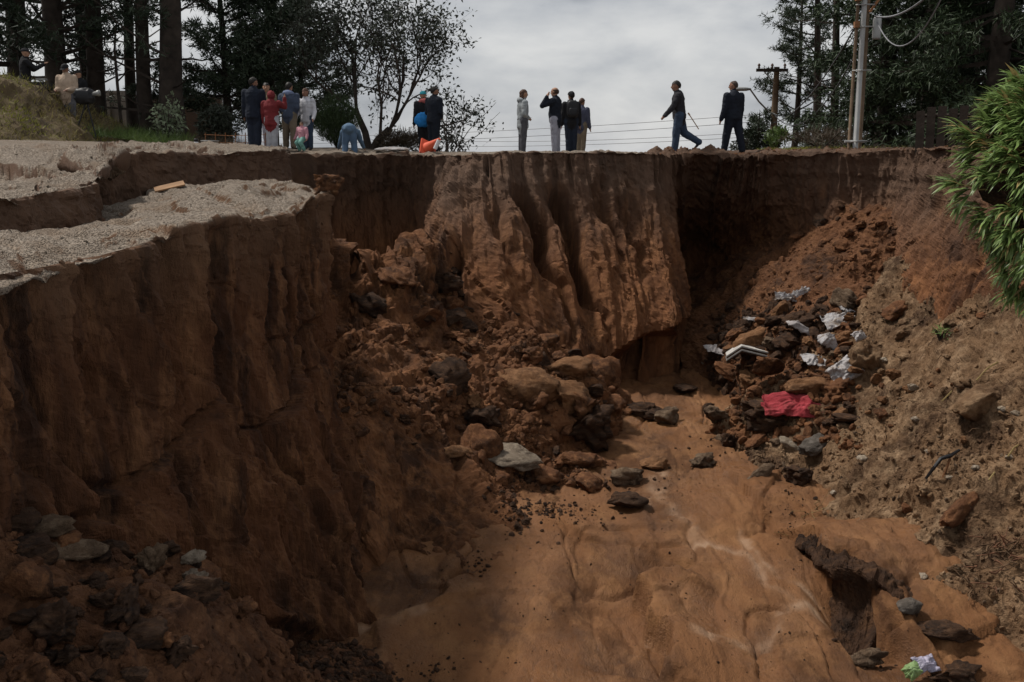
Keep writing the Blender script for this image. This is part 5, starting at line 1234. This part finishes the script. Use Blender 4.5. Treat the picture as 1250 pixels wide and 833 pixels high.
    HS = H * 1.1
    def hd(v): return hc + rotz(rotx(np.array(v, float) * HS, nod), yaw)
    hs_ = rotz(S, yaw)
    loft(mb, [(hd((0, .012, -.062)), .022 * HS, .024 * HS), (hd((0, .014, -.05)), .033 * HS, .036 * HS), (hd((0, .008, -.025)), .041 * HS, .047 * HS), (hd((0, 0, .005)), .045 * HS, .054 * HS), (hd((0, -.004, .03)), .043 * HS, .052 * HS), (hd((0, -.006, .05)), .031 * HS, .038 * HS), (hd((0, -.006, .06)), .012 * HS, .016 * HS)], hs_, 14)
    prim.append((hd((0, .0, -.03)), hd((0, 0, .03)), .046 * HS, .048 * HS, 0))
    cap_(hd((0, .05, .004)), hd((0, .064, -.014)), .006 * HS, .010 * HS, 0)
    for sgn in (-1, 1): cap_(hd((sgn * .045, -.004, .008)), hd((sgn * .046, -.006, -.012)), .010 * HS, .007 * HS, 0)
    # continuous skin over all of it
    me0 = mb.mesh('body_raw'); o0 = bpy.data.objects.new('body_raw', me0); col.objects.link(o0)
    rm = o0.modifiers.new('r', 'REMESH'); rm.mode = 'VOXEL'; rm.voxel_size = vox * H / 1.7
    sm = o0.modifiers.new('s', 'SMOOTH'); sm.iterations = 3; sm.factor = .5
    dg = bpy.context.evaluated_depsgraph_get(); me = bpy.data.meshes.new_from_object(o0.evaluated_get(dg)); me.name = 'body'
    bpy.data.objects.remove(o0); bpy.data.meshes.remove(me0)
    nv = len(me.vertices); co = np.empty(nv * 3, np.float32); me.vertices.foreach_get('co', co); co = co.reshape(-1, 3).astype(float)
    # folds in the clothes
    nrm = np.empty(nv * 3, np.float32); me.vertices.foreach_get('normal', nrm); nrm = nrm.reshape(-1, 3)
    best = np.full(nv, 1e9); slot = np.zeros(nv, int)
    for p0, p1, r0, r1, ms in prim:
        ab = p1 - p0; t = np.clip(((co - p0) @ ab) / (ab @ ab + 1e-12), 0, 1); dd = np.linalg.norm(co - (p0 + t[:, None] * ab), axis=1) - (r0 + t * (r1 - r0))
        m = dd < best; best[m] = dd[m]; slot[m] = ms
    fold = (slot == 1) * .006 * ridged(co * np.array([9, 9, 14]) + px, 2, 5) + (slot == 2) * .006 * ridged(co * np.array([8, 8, 11]) + px, 2, 6)
    co += nrm * fold[:, None]
    zmin = min(feet); co[:, 2] -= zmin
    me.vertices.foreach_set('co', co.astype(np.float32).ravel())
    for mm in mats: me.materials.append(mm)
    lt = np.empty(len(me.polygons), np.int32); me.polygons.foreach_get('loop_start', lt); lv = np.empty(len(me.loops), np.int32); me.loops.foreach_get('vertex_index', lv)
    me.polygons.foreach_set('material_index', slot[lv[lt]].astype(np.int32)); me.polygons.foreach_set('use_smooth', np.ones(len(me.polygons), bool)); me.update()
    o = bpy.data.objects.new('body', me); col.objects.link(o); o.parent = root
    off = np.array([0, 0, -zmin])
    Rh = np.array([rotz(rotx(np.eye(3)[k], nod), yaw) for k in range(3)])      # rows: head axes in body space
    def child(nm, v, f, mat, smooth=True): return obj(nm, mesh_np(nm, v + off, f, smooth), mat, root)
    def headshape(cx, rad, sel, sub=3, wob=.05):
        v, f = ico(sub); v = v * (1 + wob * fbm(v * 3 + px, 3, 7))[:, None]; v = v * np.array(rad) * HS + np.array(cx) * HS
        keep = sel(v / HS); fk = f[keep[f].all(1)]; return hc + v @ Rh, fk
    for sgn in (-1, 1):
        v, f = ico(1); child('eye', hc + (v * .0062 * HS + np.array([sgn * .017, .0475, .008]) * HS) @ Rh, f, HAIR)
    v, f = ico(1); child('mouth', hc + (v * np.array([.014, .005, .004]) * HS + np.array([0, .0475, -.032]) * HS) @ Rh, f, cloth('lips', (.22, .09, .07)))
    if hair in ('short', 'long', 'crop'):
        line = {'short': .022, 'long': .018, 'crop': .03}[hair]
        v, f = headshape((0, -.006, .006), (.0505, .0605, .061) if hair != 'crop' else (.047, .0565, .058), lambda q: (q[:, 2] > line - .3 * np.clip(.02 - q[:, 1], 0, .1) - .9 * np.clip(-q[:, 1] - .005, 0, .06)))
        child('hair', v, f, hairm)
    if hair == 'ring':
        v, f = headshape((0, -.004, .004), (.049, .0585, .054), lambda q: (q[:, 1] < .012) & (q[:, 2] < .034) & (q[:, 2] > -.03)); child('hair', v, f, hairm)
    if hair == 'long':
        m2 = MB(); loft(m2, [(hc + np.array([0, -.025, .03]) * H, .045 * H, .03 * H), (hc + np.array([0, -.04, -.02]) * H, .056 * H, .03 * H), (hc + np.array([0, -.035, -.07]) * H, .062 * H, .034 * H), (hc + np.array([0, -.015, -.115]) * H, .06 * H, .045 * H), (hc + np.array([0, .0, -.14]) * H, .03 * H, .03 * H)], S)
        vv = np.concatenate(m2.v); mm = MB().add(vv + off, m2.f); mm.build('hair_fall', hairm, root, True)
    if cap is not None:
        v, f = headshape((0, -.003, .012), (.053, .062, .056), lambda q: q[:, 2] > .008); child('cap', v, f, cap)
        if hair == 'capped':
            v, f = ico(2); child('cap_brim', hc + (v * np.array([.04, .035, .006]) * HS + np.array([0, .06, .018]) * HS) @ Rh, f, cap)
    if hood == 'up':
        v, f = headshape((0, -.01, .0), (.064, .07, .075), lambda q: (q[:, 1] < .042), 3, .08); child('hood', v, f, top)
    elif hood is not None:
        m2 = MB(); k = np.linspace(0, 2 * math.pi, 15)[:-1]
        hm = hood if hood != 'down' else top
        loft(m2, [(tor((-.075, -.012, .285)), .02 * H, .03 * H), (tor((-.055, -.045, .30)), .03 * H, .03 * H), (tor((0, -.066, .295)), .045 * H, .034 * H), (tor((.055, -.045, .30)), .03 * H, .03 * H), (tor((.075, -.012, .285)), .02 * H, .03 * H)], np.array([0, 0, 1.0]))
        MB().add(np.concatenate(m2.v) + off, m2.f).build('hood', hm, root, True)
    root['hands'] = 0; del root['hands']
    def world(v):
        q = rotz(np.array(v) + off, R_(face)); return q + b
    return root, [world(h) for h in hands], world, tor
K = lambda n, c: cloth(n, c)
navy = K('navy_cloth', (.009, .012, .02)); black = K('black_cloth', (.012, .012, .014)); jean = K('denim', (.034, .052, .085)); greyp = K('grey_trousers', (.30, .30, .35)); dkjean = K('dark_denim', (.015, .021, .036))
person(828, 26.0, 1.77, 84, K('charcoal_sweater', (.022, .021, .025)), jean, 'man in dark sweater and jeans striding to the left along the rim', dict(lean=.10, ll=(.16, .02, .1), rl=(-.30, .02, .75), la=(.5, .14, .3, 0), ra=(-.3, .15, .4, 0), nod=0), hair='short', hairm=HAIR, skin=SKIN2, bulk=1.08, zoff=.0)
person(894, 26.3, 1.76, 28, navy, navy, 'burly man in navy tracksuit with legs apart at the rim', dict(ll=(.16, .13, .05), rl=(-.14, .14, .08), la=(.05, .16, .18, -.05), ra=(.1, .14, .15, 0), yaw=.55), hair='crop', hairm=K('stubble', (.05, .035, .028)), skin=SKIN2, bulk=1.14, zoff=-.02, hem=.45)
person(638, 27.6, 1.64, -72, K('light_grey_parka', (.27, .29, .30)), K('grey_leggings', (.075, .075, .085)), 'long-haired woman in light grey parka and dark leggings', dict(la=(-.1, .12, 1.15, .9), ra=(-.1, .12, 1.15, .9), lean=.0), hair='long', hairm=HAIRB, hem=.38, bulk=1.02, hood='down')
person(678, 27.9, 1.72, 66, navy, greyp, 'balding man in dark sweater and grey trousers shading his eyes', dict(la=(1.15, .25, 2.5, .3), ra=(.1, .1, .3, 0), lean=.0), hair='ring', hairm=K('brown_fringe', (.05, .03, .02)), hem=.46, bulk=1.08, belly=.01)
ob, _, wf, tr_ = person(697, 29.6, 1.72, 8, black, dkjean, 'person in black jacket and cap wearing a backpack', dict(yaw=.2), hair='short', cap=black, hem=.46, bulk=1.02)
person(709, 31.2, 1.62, -30, K('slate_jacket', (.06, .065, .10)), K('khaki_cloth', (.17, .135, .095)), 'person in slate-blue jacket and khaki trousers half hidden behind the backpack wearer', dict(nod=-.2), hair='short', hairm=HAIRB, hem=.44, bulk=1.05)
person(530, 28.4, 1.74, -42, navy, navy, 'man in dark navy clothes standing behind the orange cone', dict(yaw=-.4, la=(.0, .12, 1.0, .8), ra=(.0, .12, 1.0, .8)), hair='short', skin=SKIN2, bulk=1.12, hem=.44)
person(518, 28.9, 1.66, 20, black, black, 'person in turquoise hat and blue waist jacket beside navy-clad man', dict(yaw=-.3), hair='none', cap=K('turquoise_hat', (.03, .27, .33)), hood=K('coral_scarf', (.5, .14, .13)), hem=.45, bulk=1.05)
person(312, 26.4, 1.76, -8, K('navy_parka', (.009, .013, .024)), dkjean, 'tall dark-haired man in navy parka and jeans beside red jacket', dict(yaw=-.6, la=(.05, .12, .2, 0), ra=(.15, .1, .5, 0)), hair='short', hem=.42, bulk=1.12, skin=SKIN2, zoff=.0)
person(329, 27.6, 1.68, 170, K('tan_vest', (.20, .16, .10)), greyp, 'face and tan collar of a person hidden behind the red jacket', dict(yaw=.3), hair='short', hem=.45)
person(333, 26.2, 1.42, -12, K('red_parka', (.15, .02, .023)), K('pale_grey_trousers', (.34, .35, .38)), 'child in hooded dark red parka and pale grey trousers', dict(ra=(1.25, .25, 1.9, .2), la=(.1, .15, .3, 0)), hair='short', hood='up', hem=.40, bulk=1.22)
_, hnd, _, _ = person(355, 27.6, 1.70, -10, K('grey_blue_hoodie', (.05, .065, .10)), K('olive_khaki', (.15, .12, .085)), 'man in grey-blue hoodie and khaki trousers with hands behind his back', dict(la=(-.25, .12, .75, .55), ra=(-.25, .12, .75, .55), ll=(.1, .1, .05), rl=(-.1, .06, .05), yaw=-.1), hair='short', hood=K('light_blue_hood', (.16, .20, .31)), hem=.46, bulk=1.1)
person(376, 27.9, 1.57, 165, K('white_jacket', (.50, .50, .53)), jean, 'boy in white zipped jacket with hands in pockets', dict(la=(.05, .2, .6, .1), ra=(.05, .2, .6, .1), yaw=-.2), hair='short', hairm=HAIRB, skin=SKIN2, hem=.43, bulk=1.05)
person(370, 26.0, .80, 150, K('pink_coat', (.46, .22, .26)), K('mint_cloth', (.16, .33, .28)), 'toddler in pink coat at the feet of the boy in white', dict(la=(.1, .3, .4, 0), ra=(.1, .3, .4, 0), ll=(.9, .1, 1.5), rl=(.9, .1, 1.5)), hair='short', hairm=HAIRB, hem=.42, bulk=1.35, zoff=-.02, vox=.02)
person(427, 27.0, 1.45, 4, K('denim_shirt', (.085, .14, .21)), K('light_denim', (.075, .125, .20)), 'child in light denim bent over with back to the camera', dict(lean=1.75, ll=(.15, .12, .3), rl=(.15, .12, .3), la=(1.2, .3, .4, 0), ra=(1.2, .3, .4, 0)), hair='short', hem=.47, bulk=1.15, zoff=-.22)
person(88, 28.2, 1.72, 172, K('beige_jacket', (.42, .32, .24)), K('grey_slacks', (.13, .13, .145)), 'man in beige jacket and dark cap looking down at his hands', dict(la=(.1, .14, 1.35, .5), ra=(.1, .14, 1.35, .5), nod=-.45), hair='capped', cap=black, skin=SKIN2, hem=.46, bulk=1.12, group='television crew', zoff=.12)
person(104, 30.0, 1.66, 150, black, black, 'dark-clothed crew member behind the tripod camera', dict(nod=-.3), hair='short', hem=.45, bulk=1.05, group='television crew', zoff=.1)
person(38, 29.0, 1.72, -60, black, black, 'dark-clothed camera operator behind the grassy knoll', dict(la=(.9, .2, 1.2, .2), ra=(.9, .2, 1.2, .2)), hair='capped', cap=black, hem=.45, group='television crew', zoff=.5)

# ------------------------------------------------------------------ things the people have with them
M['white_paint'] = plain('white_plastic', (.62, .62, .62), .5, var=.1)
M['orange'] = plain('orange_plastic', (.62, .10, .045), .6, var=.15)
M['bk'] = plain('black_plastic', (.015, .015, .017), .5)
def mk(name, label, cat, loc, rz=0.0): return empty(name, loc, label, cat, None, rz)
g0 = lambda px, d: P(px, 188, d) * [1, 1, 0] + [0, 0, float(Gz(P(px, 188, d)[0], d))]
# backpack
b = wf(tr_((0, -.115, .17)))
bp_ = mk('backpack', 'black backpack on the person in black cap', 'backpack', b, R_(8))
v, f = ico(3); v = np.sign(v) * np.abs(v) ** .6 * np.array([.16, .09, .23]); obj('main_bag', mesh_np('main_bag', v, f, True), M['bk'], bp_)
v2 = np.sign(v) * np.abs(v) * np.array([.75, .5, .5]) + np.array([0, -.08, -.08]); obj('front_pocket', mesh_np('front_pocket', v2, f, True), M['bk'], bp_)
for s in (-1, 1): MB().tube([(s * .09, .05, .2), (s * .1, .16, .24), (s * .11, .22, .12), (s * .11, .12, -.1)], .016, 5).build('shoulder_strap', M['bk'], bp_)
# blue jacket tied round the waist
b = g0(516.5, 28.75) + [0, 0, .84]
v, f = ico(3); v = v * np.array([.19, .12, .20]); v[:, :2] *= (1.15 - v[:, 2:3] * .9); v += .012 * ridged(v * 14, 2, 3)[:, None] * v / .2
tag(obj('waist_jacket', mesh_np('waist_jacket', v, f, True), K('bright_blue_cloth', (.02, .19, .50))), 'bright blue jacket tied at waist of turquoise-hatted person', 'jacket').location = b
# white cap held behind the back
v, f = ico(3); v = v * np.array([.10, .07, .055]); v[:, 2] = np.clip(v[:, 2], -.02, 1)
tag(obj('baseball_hat', mesh_np('baseball_hat', v, f, True), M['white_paint']), 'white cap held behind the back of grey-blue hoodie man', 'cap').location = (np.array(hnd[0]) + np.array(hnd[1])) / 2 + [-.08, -.08, .0]
# baton carried by the striding man
tag(MB().tube([P(842, 141, 25.9), P(853, 158, 25.9)], .012, 6).tube([P(840, 138, 25.9), P(842, 141, 25.9)], .02, 6).build('stick', M['plank_orange']), 'short wooden stick hanging at the striding man\'s hip', 'stick')
# toppled traffic cone with a white roll in it
b = g0(528, 26.2) + [0, 0, .16]
cn = mk('traffic_cone', 'orange traffic cone toppled over at the feet of navy-clad man', 'cone', b, .3); cn.rotation_euler = (R_(62), R_(24), .5)
MB().lathe((0, 0, -.2), [(.17, 0), (.15, .04), (.09, .28), (.035, .52), (.025, .53)], 18).build('cone_body', M['orange'], cn, True)
MB().box((0, 0, -.21), (.42, .42, .04)).build('base', M['orange'], cn)
tag(MB().tube([P(531, 182, 26.0), P(536, 171, 26.0)], .05, 10).build('paper_roll', M['white_paint']), 'white roll stuck beside the toppled orange cone', 'roll')
# thermos and tub on the terrace
b = g0(240, 25.6)
th = mk('flask', 'small white and black flask standing on the gravel', 'flask', b)
MB().lathe((0, 0, 0), [(.055, 0), (.06, .01), (.06, .14), (.05, .16)], 14).build('bottle', M['white_paint'], th, True)
MB().lathe((0, 0, .16), [(.05, 0), (.052, .06), (.04, .075)], 14).build('lid', M['bk'], th, True)
b = g0(257, 25.8)
tb2 = mk('plastic_tub', 'shallow pale grey tub next to the flask', 'tub', b)
m_ = MB(); m_.lathe((0, 0, 0), [(.15, 0), (.16, .01), (.20, .17), (.215, .175), (.215, .195), (.19, .195), (.18, .03)], 20).build('tub_body', M['steel'], tb2, True)
MB().tube([(-.2, 0, .16), (-.24, -.02, .06), (-.2, -.03, 0)], .01, 5).build('handle', M['bk'], tb2)
# small wire fence left of the group
wf_ = mk('wire_fence', 'low rusty wire fence beside the grey tub', 'fence', g0(285, 27.2))
for k in range(7): MB().tube([(-.7 + k * .25, 0, -.05), (-.7 + k * .25 + .02, 0, .38)], .012, 5).build('stake', M['rust'], wf_)
for z in (.15, .33): MB().tube([(-.72, 0, z), (0, 0, z - .03), (.85, 0, z)], .007, 4).build('wire', M['rust'], wf_)
# television camera on shoulder rig, tripod camera
b = P(42, 107, 28.2)
tv = mk('television_camera', 'large black television camera with hood above the grassy knoll', 'camera', b)
MB().box((0, 0, 0), (.55, .2, .26)).build('camera_body', M['bk'], tv)
MB().lathe((0, 0, 0), [(.07, .0), (.075, .1), (.09, .12), (.09, .22)], 14).build('lens', M['bk'], tv, True); tv.children[-1].location = (-.26, 0, 0); tv.children[-1].rotation_euler = (0, R_(-90), 0)
MB().box((.36, 0, .02), (.16, .17, .2)).build('battery', M['bk'], tv)
MB().tube([(-.2, 0, .13), (-.15, 0, .2), (.12, 0, .2), (.18, 0, .13)], .016, 6).build('handle', M['bk'], tv)
MB().box((.22, -.05, .2), (.24, .14, .05)).build('light_panel', M['steel'], tv)
MB().tube([(0, 0, -.12), (0, 0, -.55)], .04, 8).build('support', M['bk'], tv)
for k in range(3): MB().tube([(0, 0, -.5), (.45 * math.cos(k * 2.1 + .4), .45 * math.sin(k * 2.1 + .4), -1.5)], .02, 6).build('leg', M['bk'], tv)
b = g0(110, 27.6)
tc2 = mk('tripod_camera', 'camera under black cover on a thin tripod beside beige jacket', 'camera', b)
v, f = ico(3); v = np.sign(v) * np.abs(v) ** .7 * np.array([.26, .17, .2]); v += .02 * ridged(v * 9, 2, 4)[:, None] * v / .2
obj('covered_camera', mesh_np('covered_camera', v + np.array([-.05, 0, 1.02]), f, True), M['bk'], tc2)
MB().lathe((0, 0, 0), [(.05, 0), (.06, .12), (.075, .14), (.075, .2)], 12).build('lens', M['steel'], tc2, True); tc2.children[-1].location = (.16, -.02, 1.06); tc2.children[-1].rotation_euler = (0, R_(80), 0)
for k in range(3): MB().tube([(0, 0, .9), (.34 * math.cos(k * 2.1 - .7), .34 * math.sin(k * 2.1 - .7), 0)], [.022, .014], 6).build('leg', M['bk'], tc2)
MB().box((0, 0, .86), (.1, .1, .1)).build('head', M['bk'], tc2)
# raw plank on the ledge
q = on_patch(pA, 203, 229)
pl_ = tag(MB().box((0, 0, 0), (.50, .30, .025)).build('plank', M['plank_orange']), 'raw orange-brown board lying in the gap of the broken road', 'board'); pl_.location = q + [0, .1, .04]; pl_.rotation_euler = (.2, -.22, .35)

# ------------------------------------------------------------------ torn sacks, cloths and sheets
def crumple(name, label, cat, pos, size, mat, seed, rot=(0, 0, 0), puff=.2, folds=.12, n=44, freq=1.7, group=None, ragged=.25):
    """a sheet of cloth or plastic thrown down: creased surface with a rolled underside"""
    u = np.linspace(-1, 1, n); U, V = np.meshgrid(u, u)
    edge = 1 - ragged * (.5 + .5 * vn(A3(np.arctan2(V, U) * 2.3, 0 * U, seed), seed))
    r_ = np.maximum(np.abs(U), np.abs(V)); X_ = U * edge; Y_ = V * edge
    p3_ = A3(X_, Y_, 0 * X_ + seed)
    w_ = p3_ + .35 * A3(vn(p3_ * 1.6, seed), vn(p3_ * 1.6 + 5, seed), 0 * X_)
    Z_ = puff * (1 - r_ ** 2.2) + folds * ridged(w_ * np.array([freq, freq * .45, 1]), 4, seed, .55) + folds * .4 * ridged(w_ * np.array([freq * .8, freq * 2.4, 1]), 3, seed + 9)
    top_ = A3(X_, Y_, Z_); bot = A3(X_ * .93, Y_ * .93, Z_ - .05 - .1 * puff)
    n2 = n * n; i = np.arange(n2).reshape(n, n)
    f = np.stack([i[:-1, :-1], i[:-1, 1:], i[1:, 1:], i[1:, :-1]], -1).reshape(-1, 4)
    ring = np.concatenate([i[0, :-1], i[:-1, -1], i[-1, :0:-1], i[:0:-1, 0]]); nx = np.roll(ring, -1)
    side = np.stack([ring, ring + n2, nx + n2, nx], -1)
    v = np.concatenate([top_.reshape(-1, 3), bot.reshape(-1, 3)]) * np.array(size)
    o = obj(name, mesh_np(name, v, np.concatenate([f, f[:, ::-1] + n2, side]), True), mat); o.location = pos; o.rotation_euler = rot
    return tag(o, label, cat, group)
M['sack'] = soil('white_sack', (.15, .105, .07), (.36, .34, .335), (.48, .475, .50), (1, 1, 1), 4.0, .25, 30, rough=.6)
M['sack_dirty'] = plain('dirty_sack', (.33, .30, .29), .7, var=.4, scale=5, bump=.3)
M['red_cloth'] = soil('red_cloth', (.11, .022, .018), (.27, .03, .038), (.38, .06, .07), (1, 1, 1), 3.0, .3, 30)
def sk(px, py, on=pR, up=.0, fwd=.0): return on_patch(on, px, py) + [0, -fwd, up]
deb = [('sack', 'bulging white sack standing among the debris blocks', 'sack', sk(1003, 424, pR, .18, .2), (.24, .2, .42), 'sack', 1, (.5, .35, .2), .55, .09),
       ('sack', 'largest crumpled white sack at the right of debris pile', 'sack', sk(1022, 458, pR, .14, .25), (.38, .3, .36), 'sack', 2, (.75, -.5, .4), .5, .16),
       ('plastic_sheet', 'flattened white plastic left of the largest white sack', 'plastic sheet', sk(990, 444, pR, .12, .15), (.36, .26, .2), 'sack', 3, (.35, .0, .1), .2, .2),
       ('plastic_sheet', 'torn white plastic sheet on the slope above the sacks', 'plastic sheet', sk(1020, 394, pT, .10, .1), (.46, .3, .2), 'sack', 4, (.4, -.1, .2), .15, .24),
       ('plastic_sheet', 'small white scrap above the torn sheet', 'plastic sheet', sk(1028, 380, pT, .1, .1), (.2, .14, .14), 'sack', 5, (.4, .1, .6), .2, .2),
       ('plastic_sheet', 'white torn strip at the top of the debris pile', 'plastic sheet', sk(958, 366, pT, .12, .1), (.32, .16, .2), 'sack', 6, (.5, .15, .1), .2, .3),
       ('plastic_sheet', 'curled white strip right of the topmost torn strip', 'plastic sheet', sk(974, 360, pT, .14, .1), (.26, .12, .2), 'sack', 7, (.5, -.35, .3), .2, .25),
       ('plastic_sheet', 'narrow white scrap at upper left of debris pile', 'plastic sheet', sk(914, 393, pT, .1, .1), (.3, .12, .12), 'sack', 8, (.3, .1, .25), .15, .2),
       ('plastic_sheet', 'dirty grey sheet crushed beside the folded panel', 'plastic sheet', sk(872, 432, pT, .15, .1), (.42, .25, .2), 'sack_dirty', 9, (.3, .1, .2), .15, .22),
       ('sack', 'white scrap beside tall brown clod', 'sack', sk(1042, 412, pR, .12, .2), (.15, .13, .22), 'sack', 10, (.6, -.2, .3), .35, .15),
       ('sack', 'dark grey rolled sack behind the bulging white one', 'sack', sk(975, 408, pT, .16, .1), (.42, .2, .26), 'sack_dirty', 11, (.2, .45, .1), .6, .12)]
for (nm, lb, ct, pos, sz, mt, sd, rt, pf, fo) in deb: crumple(nm, lb, ct, pos, tuple(.86 * k for k in sz), M[mt], sd, rt, pf, fo)
mats_p['x'] = None
q = sk(952, 500, pR, .34, .85)
crumple('red_cloth', 'bright red cloth draped over a dark block in the debris pile', 'cloth', q, (.60, .36, .36), M['red_cloth'], 21, (.5, .05, -.05), .35, .13, 64, 1.6)
# folded striped panel
M['panel_white'] = plain('panel_edge', (.42, .40, .37), .7, var=.3)
pp = mk('folded_panel', 'folded layered panel with white edges left in the debris pile', 'panel', sk(905, 436, pT, .18, .2), -.15)
for k in range(4):
    mt = M['panel_white'] if k % 2 == 0 else M['clod_dark']
    m_ = MB(); pr = [(-.42, -.10), (-.12, .12), (.42, .0)]; v = []
    for (x, z) in pr:
        for y in (-.2, .2):
            for h in (0, .028): v.append((x, y - k * .02, z - k * .034 + h))
    f = []
    for s in (0, 4): f += [(s, s + 4, s + 6, s + 2), (s + 1, s + 3, s + 7, s + 5), (s, s + 1, s + 5, s + 4), (s + 2, s + 6, s + 7, s + 3)]
    f += [(0, 2, 3, 1), (8, 9, 11, 10)]; m_.add(v, f).build('layer', mt, pp)
# coloured wrapper at the bottom, twisted metal on the bank, pale sheet on the rim
q = FP(1128, 826); q[2] = floor_z(q[0], q[1]) + .16
crumple('wrapper', 'crumpled pale lilac plastic wrapper at the frame bottom', 'wrapper', q, (.18, .12, .12), plain('lilac_plastic', (.28, .26, .33), .35, var=.4, scale=14), 31, (.6, .0, .3), .4, .16)
q2 = q + np.array([-.17, -.08, -.05])
crumple('wrapper', 'lime green plastic scrap beside the lilac wrapper', 'wrapper', q2, (.12, .1, .14), plain('lime_plastic', (.17, .25, .10), .35, var=.2, scale=10), 32, (.7, -.5, .3), .5, .1)
q = on_patch(pR, 1140, 575) + [0, -.1, .1]
tm = mk('metal_scrap', 'bent dark metal strip sticking out of the bank', 'scrap metal', q, .2)
MB().tube([(-.2, 0, -.15), (-.14, -.1, .05), (-.05, -.1, .16), (.1, -.1, .2), (.3, .0, .24)], [.02, .025, .03, .03, .02], 5).build('strip', M['bk'], tm)
MB().tube([(.02, -.05, -.18), (.04, -.12, .02), (.1, -.1, .18)], .018, 5).build('bent_rod', M['rust'], tm)
q = g0(480, 27.6)
crumple('white_sheet', 'low white sheet lying on the rim under the leafy tree', 'sheet', q + [0, 0, .05], (.52, .3, .12), M['sack'], 41, (.0, 0, 0), .7, .08)
for k, (x, y, l) in enumerate([(1148, 492, .5), (1190, 470, .35), (1230, 560, .2), (1205, 590, .2)]):
    a = on_patch(pR, x, y) + [0, -.05, .08]
    tag(MB().tube([a, a + [l * .5, .05, l * .45 + .02], a + [l, .1, l * .75]], .012, 5).build('dry_stalk', M['strap_dry']), 'thin dry root sticking from the gravelly bank', 'root', 'roots of the bank')
# tangle of roots and twigs at lower right and on the shelf
r = np.random.default_rng(14)
def tangle(name, label, px0, px1, py0, py1, n, L, rad, mat, on=pR):
    t_ = MB()
    for _ in range(n):
        a = on_patch(on, r.uniform(px0, px1), r.uniform(py0, py1)) + [0, -.06, .05]; d = rand_unit(r, 1)[0] * [1, .5, .6] + [0, -.2, .2]; pts = [a]
        for i in range(4): d = d + r.normal(size=3) * .45; a = a + d / np.linalg.norm(d) * L * r.uniform(.1, .3); pts.append(a)
        t_.tube(pts, list(np.linspace(rad * r.uniform(.5, 1), rad * .3, 5)), 5, False)
    o = t_.build(name, mat, None, True); tag(o, kind='stuff'); return o
M['root'] = plain('root_bark', (.11, .065, .035), .9, var=.5, scale=9)
M['root_red'] = plain('dead_leaf', (.14, .065, .035), .85, var=.4, scale=9)
tangle('root_tangle', 'x', 1165, 1250, 665, 730, 34, .5, .011, M['root'])
tangle('root_tangle', 'x', 1185, 1250, 655, 725, 26, .3, .017, M['root_red'])
tangle('root_tangle', 'x', 960, 1000, 610, 660, 22, .5, .008, M['strap_dry'])
tangle('root_tangle', 'x', 1050, 1240, 430, 620, 60, .28, .008, M['root'])
tangle('root_tangle', 'x', 1080, 1100, 660, 690, 14, .25, .012, M['root'])
